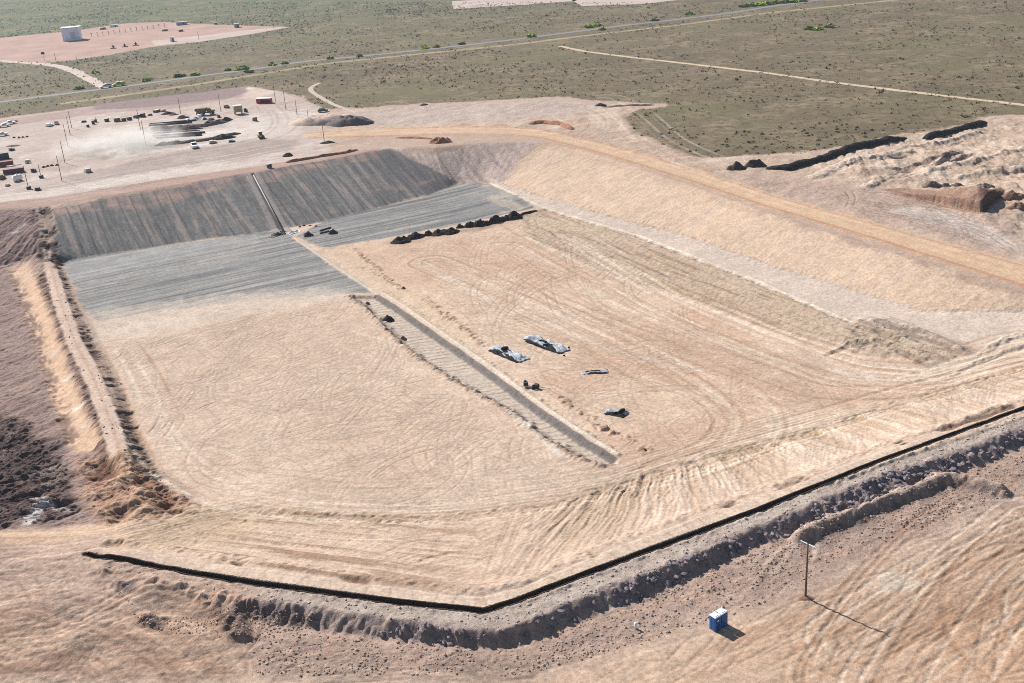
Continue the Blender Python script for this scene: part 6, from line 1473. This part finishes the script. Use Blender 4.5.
t = thing('sign', 'small dark sign on a post beside the access road', 'sign', ground(44.5, 61), 0.1)
bm = bmesh.new(); cyl(bm, (0, 0, 0), (0, 0, 4.6), 0.14); link('post', bm, M_STEEL, t)
bm = bmesh.new(); box(bm, (0, -0.17, 5.4), (2.4, 0.12, 1.6)); link('panel', bm, M_DARK, t)

# ------------------------------------------------------------------ shrubs
def tuft(bm, c, r, h, rnd, n=10):
    """a clump of leaf-sized blades around a centre"""
    for _ in range(n):
        a = rnd.uniform(0, 6.283); q = rnd.uniform(0, 1) ** 0.6 * r; zz = rnd.uniform(0.1, 1) * h * (1 - 0.5 * (q / r) ** 2)
        p = Vector((c[0] + q * math.cos(a), c[1] + q * math.sin(a), c[2] + zz))
        s = r * rnd.uniform(0.35, 0.6)
        d1 = Vector((rnd.gauss(0, 1), rnd.gauss(0, 1), rnd.gauss(0, .7))).normalized() * s; d2 = Vector((rnd.gauss(0, 1), rnd.gauss(0, 1), rnd.gauss(0, .7))).normalized() * s * 0.8
        vs = [bm.verts.new(p + d1), bm.verts.new(p + d2), bm.verts.new(p - d1), bm.verts.new(p - d2)]
        bm.faces.new(vs)
SP = wline(YARD_TOP + [(1500, 40), (1300, 0), (512, 0), (-300, 2), (-700, 60)], True, 40)
PR = wline(PROAD, False, 30); PK = wline(PINK, True, 20)
rnd = random.Random(3)
cand = []
while len(cand) < 60000:
    u = rnd.uniform(-60, 1084); v = rnd.uniform(2, 162) 
    a = flat(u, v)
    # uniform on the ground, thinned with distance
    y = a[1]
    if rnd.random() > min(1, (y / 1000) ** 3): continue
    cand.append(a)
C = np.array(cand)
ok = inside(C[:, 0], C[:, 1], SP) & ~inside(C[:, 0], C[:, 1], PK) & (seg_d(C[:, 0], C[:, 1], PR, False)[0] > 8)
cl = fbm(C[:, 0] * 0.02, C[:, 1] * 0.02, 3, 120) + 0.5 * fbm(C[:, 0] * 0.1, C[:, 1] * 0.1, 2, 121)
ok &= cl > np.array([rnd.uniform(-0.5, 0.5) for _ in range(len(C))])
C = C[ok]
C = C[np.argsort(np.hypot(C[:, 0], C[:, 1]))]
protos = []
for i in range(6):
    bm = bmesh.new(); tuft(bm, (0, 0, 0), 0.75, 0.9, rnd, 16)
    me = bpy.data.meshes.new('scrub_bush'); bm.to_mesh(me); bm.free(); me.materials.append(M_BUSH if i % 3 else M_BUSH2); protos.append(me)
for i, (x, y) in enumerate(C[:300]):
    o = bpy.data.objects.new('scrub_bush', protos[i % 6]); COL.objects.link(o)
    s = 0.30 + 0.75 * rnd.random() ** 2.5
    o.location = (x, y, float(zat(x, y)) - 0.05); o.scale = (s, s, s * rnd.uniform(0.7, 1)); o.rotation_euler = (0, 0, rnd.uniform(0, 6.28))
    tag(o, 'small dark desert bush dotted on the near part of the scrub plain', 'bush', 'low bushes dotted over the scrub plain')
bm = bmesh.new()
for (x, y) in C[300:]:
    s = rnd.uniform(0.0, 1.0) ** 3 * 0.75 + 0.22
    tuft(bm, (x, y, -0.05), s, s * 1.1, rnd, 6)
o = link('scrub_cover', bm, M_BUSH); o['kind'] = 'stuff'
RS = [(146, 81, 2.6, 2.0), (148, 80.5, 2.0, 1.6), (178, 77, 3.2, 2.2), (183, 76, 2.4, 1.8), (195, 75.5, 3.0, 2.0), (240, 70, 3.4, 2.4), (245, 69, 3.0, 2.4), (249, 72.5, 3.0, 2.0), (228, 70.5, 2.0, 1.6), (79, 89, 3.0, 1.8), (95, 73, 2.6, 1.6), (272, 65.5, 3.0, 2.2), (285, 64, 2.4, 1.8), (330, 59, 2.6, 2.0), (360, 56.5, 2.2, 1.8), (425, 49, 3.0, 2.0), (437, 47.5, 2.6, 2.0), (462, 44.5, 2.4, 1.8), (531, 37, 3.6, 2.4), (589, 27.5, 3.4, 2.2), (596, 26, 3.8, 2.6), (602, 30, 2.6, 2.0), (655, 21, 2.8, 2.0), (689, 14.5, 3.6, 2.4), (810, 29.5, 4.0, 2.4), (817, 30, 3.6, 2.0), (829, 27.5, 3.0, 2.6), (744, 7, 4.0, 2.4), (752, 6, 4.2, 2.6), (760, 5.5, 4.0, 2.6), (768, 4.5, 4.4, 2.8), (776, 3.5, 4.2, 2.6), (784, 3, 4.0, 2.6), (793, 2.5, 4.2, 2.6), (802, 1.5, 4.0, 2.6)]
gp = []
for i in range(5):
    bm = bmesh.new(); tuft(bm, (0, 0, 0), 0.9, 0.9, rnd, 46)
    for k in range(4): tuft(bm, (rnd.uniform(-.5, .5), rnd.uniform(-.4, .4), 0), 0.45, rnd.uniform(0.6, 1.1), rnd, 16)
    me = bpy.data.meshes.new('roadside_shrub'); bm.to_mesh(me); bm.free(); me.materials.append(M_GREEN if i != 2 else mat('dark_green_leaf', tuple(alb(104, 134, 64)), 0.9, var=0.35, scale=0.5, spec=0.1)); gp.append(me)
def rs_label(u, v):
    if u > 740 and v < 8: return 'fresh green shrub in the thicket along the road at the top right', 'green shrubs in the thicket along the far road'
    return 'bright green shrub growing along the edge of the paved road', 'green shrubs along the paved road'
for i, (u, v, r_, h) in enumerate(RS):
    o = bpy.data.objects.new('roadside_shrub', gp[i % 5]); COL.objects.link(o)
    o.location = ground(u, v); o.scale = (r_, r_, h * 0.9); o.rotation_euler = (0, 0, rnd.uniform(0, 6.28))
    l, gg = rs_label(u, v)
    if 800 < u < 840 and v > 20: l, gg = 'green shrub in the small clump out on the open scrub plain, right', 'green shrubs out on the open plain'
    tag(o, l, 'shrub', gg)

# ------------------------------------------------------------------ loose rock and clods
def rubble(name, px, n, smin, smax, m, seed, power=2.0):
    P = wline(px, True, 12); lo, hi = P.min(0), P.max(0)
    rg = np.random.default_rng(seed)
    pts_ = rg.uniform(lo, hi, (n * 4, 2)); pts_ = pts_[inside(pts_[:, 0], pts_[:, 1], P)]
    cl_ = fbm(pts_[:, 0] * 0.3, pts_[:, 1] * 0.3, 3, seed); pts_ = pts_[cl_ > rg.uniform(-0.7, 0.7, len(pts_))][:n]
    ico = [(0, 0, 1), (.894, 0, .447), (.276, .851, .447), (-.724, .526, .447), (-.724, -.526, .447), (.276, -.851, .447), (.724, .526, -.447), (-.276, .851, -.447), (-.894, 0, -.447), (-.276, -.851, -.447), (.724, -.526, -.447), (0, 0, -1)]
    fc = [(0, 1, 2), (0, 2, 3), (0, 3, 4), (0, 4, 5), (0, 5, 1), (1, 6, 2), (2, 7, 3), (3, 8, 4), (4, 9, 5), (5, 10, 1), (2, 6, 7), (3, 7, 8), (4, 8, 9), (5, 9, 10), (1, 10, 6), (6, 11, 7), (7, 11, 8), (8, 11, 9), (9, 11, 10), (10, 11, 6)]
    ico = np.array(ico); fc = np.array(fc)
    N_ = len(pts_)
    s = smin + (smax - smin) * rg.random(N_) ** power
    V = ico[None] * (1 + rg.uniform(-0.35, 0.35, (N_, 12, 1))) * s[:, None, None] * np.array([1, 1, 0.75]) * rg.uniform(0.7, 1.3, (N_, 1, 3))
    z = zat(pts_[:, 0], pts_[:, 1])
    V += np.concatenate([pts_, (z + s * 0.2)[:, None]], 1)[:, None, :]
    F = (fc[None] + (np.arange(N_) * 12)[:, None, None]).reshape(-1, 3)
    me = bpy.data.meshes.new(name); me.from_pydata(V.reshape(-1, 3).tolist(), [], F.tolist()); me.materials.append(m)
    o = bpy.data.objects.new(name, me); COL.objects.link(o); o['kind'] = 'stuff'
rubble('berm_rubble', B_OUT[4:-1] + B_TOE[2:-1][::-1], 9000, 0.1, 0.55, M_ROCK, 201)
rubble('ground_clods', [(256, 625), (433, 645), (500, 650), (605, 614), (730, 560), (916, 490), (1024, 450), (1024, 490), (860, 550), (760, 605), (640, 645), (520, 675), (250, 675)], 14000, 0.04, 0.22, M_CLOD, 202, 3)
rubble('bench_clods', [(100, 566), (256, 588), (401, 607), (484, 617), (605, 572), (781, 506), (1024, 414), (1024, 427), (815, 503), (620, 585), (500, 631), (256, 600)], 7000, 0.05, 0.24, mat('pale_clod', tuple(alb(206, 192, 178)), 0.95, var=0.2, spec=0.1), 203, 3)
rubble('pit_rubble', [(0, 432), (40, 440), (70, 478), (66, 500), (40, 520), (0, 526), (-40, 480)], 700, 0.06, 0.35, mat('dark_rock', tuple(alb(118, 98, 92)), 0.95, var=0.3, scale=0.7, spec=0.1), 204, 3)
rubble('mound_rubble', [(112, 586), (140, 612), (170, 618), (216, 606), (250, 606), (320, 616), (316, 628), (250, 642), (220, 640), (146, 632)], 1800, 0.04, 0.2, M_CLOD, 205, 3)
rubble('ridge_rubble', [(44, 270), (60, 270), (104, 345), (128, 395), (138, 440), (200, 500), (160, 520), (110, 480), (88, 420), (60, 350)], 1200, 0.05, 0.25, mat('red_clod', tuple(alb(168, 128, 104)), 0.95, var=0.3, spec=0.1), 206, 3)

# ------------------------------------------------------------------ dust behind the pickup
g = ground(122, 148)
bm = bmesh.new(); bmesh.ops.create_icosphere(bm, subdivisions=3, radius=1)
for v in bm.verts: v.co = Vector((v.co.x * 34, v.co.y * 24, v.co.z * 6.5 + 4.0))
m, nt, b = mk('dust_cloud'); nt.nodes.remove(b)
out = nt.nodes['Material Output']; pvn = N(nt, 'ShaderNodeVolumePrincipled'); pvn.inputs['Color'].default_value = (1.0, 0.96, 0.91, 1); pvn.inputs['Anisotropy'].default_value = 0.3
tc = N(nt, 'ShaderNodeTexCoord'); no = N(nt, 'ShaderNodeTexNoise'); no.inputs['Scale'].default_value = 0.14; no.inputs['Detail'].default_value = 4
nt.links.new(tc.outputs['Object'], no.inputs['Vector'])
mp = N(nt, 'ShaderNodeVectorMath', operation='MULTIPLY'); mp.inputs[1].default_value = (1 / 34, 1 / 24, 1 / 9.5); nt.links.new(tc.outputs['Object'], mp.inputs[0])
ln = N(nt, 'ShaderNodeVectorMath', operation='LENGTH'); nt.links.new(mp.outputs[0], ln.inputs[0])
r1 = N(nt, 'ShaderNodeMapRange'); r1.inputs[1].default_value = 1.0; r1.inputs[2].default_value = 0.15; nt.links.new(ln.outputs['Value'], r1.inputs[0])
r2 = N(nt, 'ShaderNodeMapRange'); r2.inputs[1].default_value = 0.38; r2.inputs[2].default_value = 0.7; nt.links.new(no.outputs[0], r2.inputs[0])
mm = N(nt, 'ShaderNodeMath', operation='MULTIPLY'); nt.links.new(r1.outputs[0], mm.inputs[0]); nt.links.new(r2.outputs[0], mm.inputs[1])
m2 = N(nt, 'ShaderNodeMath', operation='MULTIPLY'); nt.links.new(mm.outputs[0], m2.inputs[0]); m2.inputs[1].default_value = 0.20
nt.links.new(m2.outputs[0], pvn.inputs['Density']); nt.links.new(pvn.outputs[0], out.inputs['Volume'])
o = link('dust_cloud', bm, m); o.location = g; o.rotation_euler = (0, 0, 0.35); o['kind'] = 'stuff'

# ------------------------------------------------------------------ haze
HAZE = 0.00008
if HAZE:
    bm = bmesh.new(); box(bm, (0, 3750, 42), (17600, 11200, 116))
    m, nt, b = mk('haze'); nt.nodes.remove(b); out = nt.nodes['Material Output']
    pvn = N(nt, 'ShaderNodeVolumePrincipled'); pvn.inputs['Color'].default_value = (0.80, 0.90, 1.0, 1); pvn.inputs['Density'].default_value = HAZE
    nt.links.new(pvn.outputs[0], out.inputs['Volume'])
    o = link('haze', bm, m); o['kind'] = 'stuff'

# ------------------------------------------------------------------ light
SUN_EL = math.radians(37.5); SUN_AZ = math.atan2(-0.667, 0.745)
S = Vector((math.sin(SUN_AZ) * math.cos(SUN_EL), math.cos(SUN_AZ) * math.cos(SUN_EL), math.sin(SUN_EL)))
sd_ = bpy.data.lights.new('sun', 'SUN'); sd_.energy = 5.0; sd_.angle = math.radians(0.5); sd_.color = (1.0, 0.957, 0.915)
so_ = bpy.data.objects.new('sun', sd_); COL.objects.link(so_); so_.rotation_euler = S.to_track_quat('Z', 'Y').to_euler(); so_.location = (0, 0, 300)
w = bpy.data.worlds.new('World'); SC.world = w; w.use_nodes = True
nt = w.node_tree; bg = nt.nodes['Background']; bg.inputs['Strength'].default_value = 0.065
sky = nt.nodes.new('ShaderNodeTexSky'); sky.sky_type = 'NISHITA'; sky.sun_disc = False; sky.sun_elevation = SUN_EL; sky.sun_rotation = SUN_AZ % (2 * math.pi)
nt.links.new(sky.outputs[0], bg.inputs['Color'])
SC.view_settings.view_transform = 'Standard'; SC.view_settings.look = 'None'; SC.view_settings.exposure = 0.75; SC.view_settings.gamma = 1
SC.view_settings.use_curve_mapping = False
SC.cycles.filter_width = 1.0; SC.cycles.max_bounces = 5; SC.cycles.volume_bounces = 0; SC.cycles.use_denoising = False
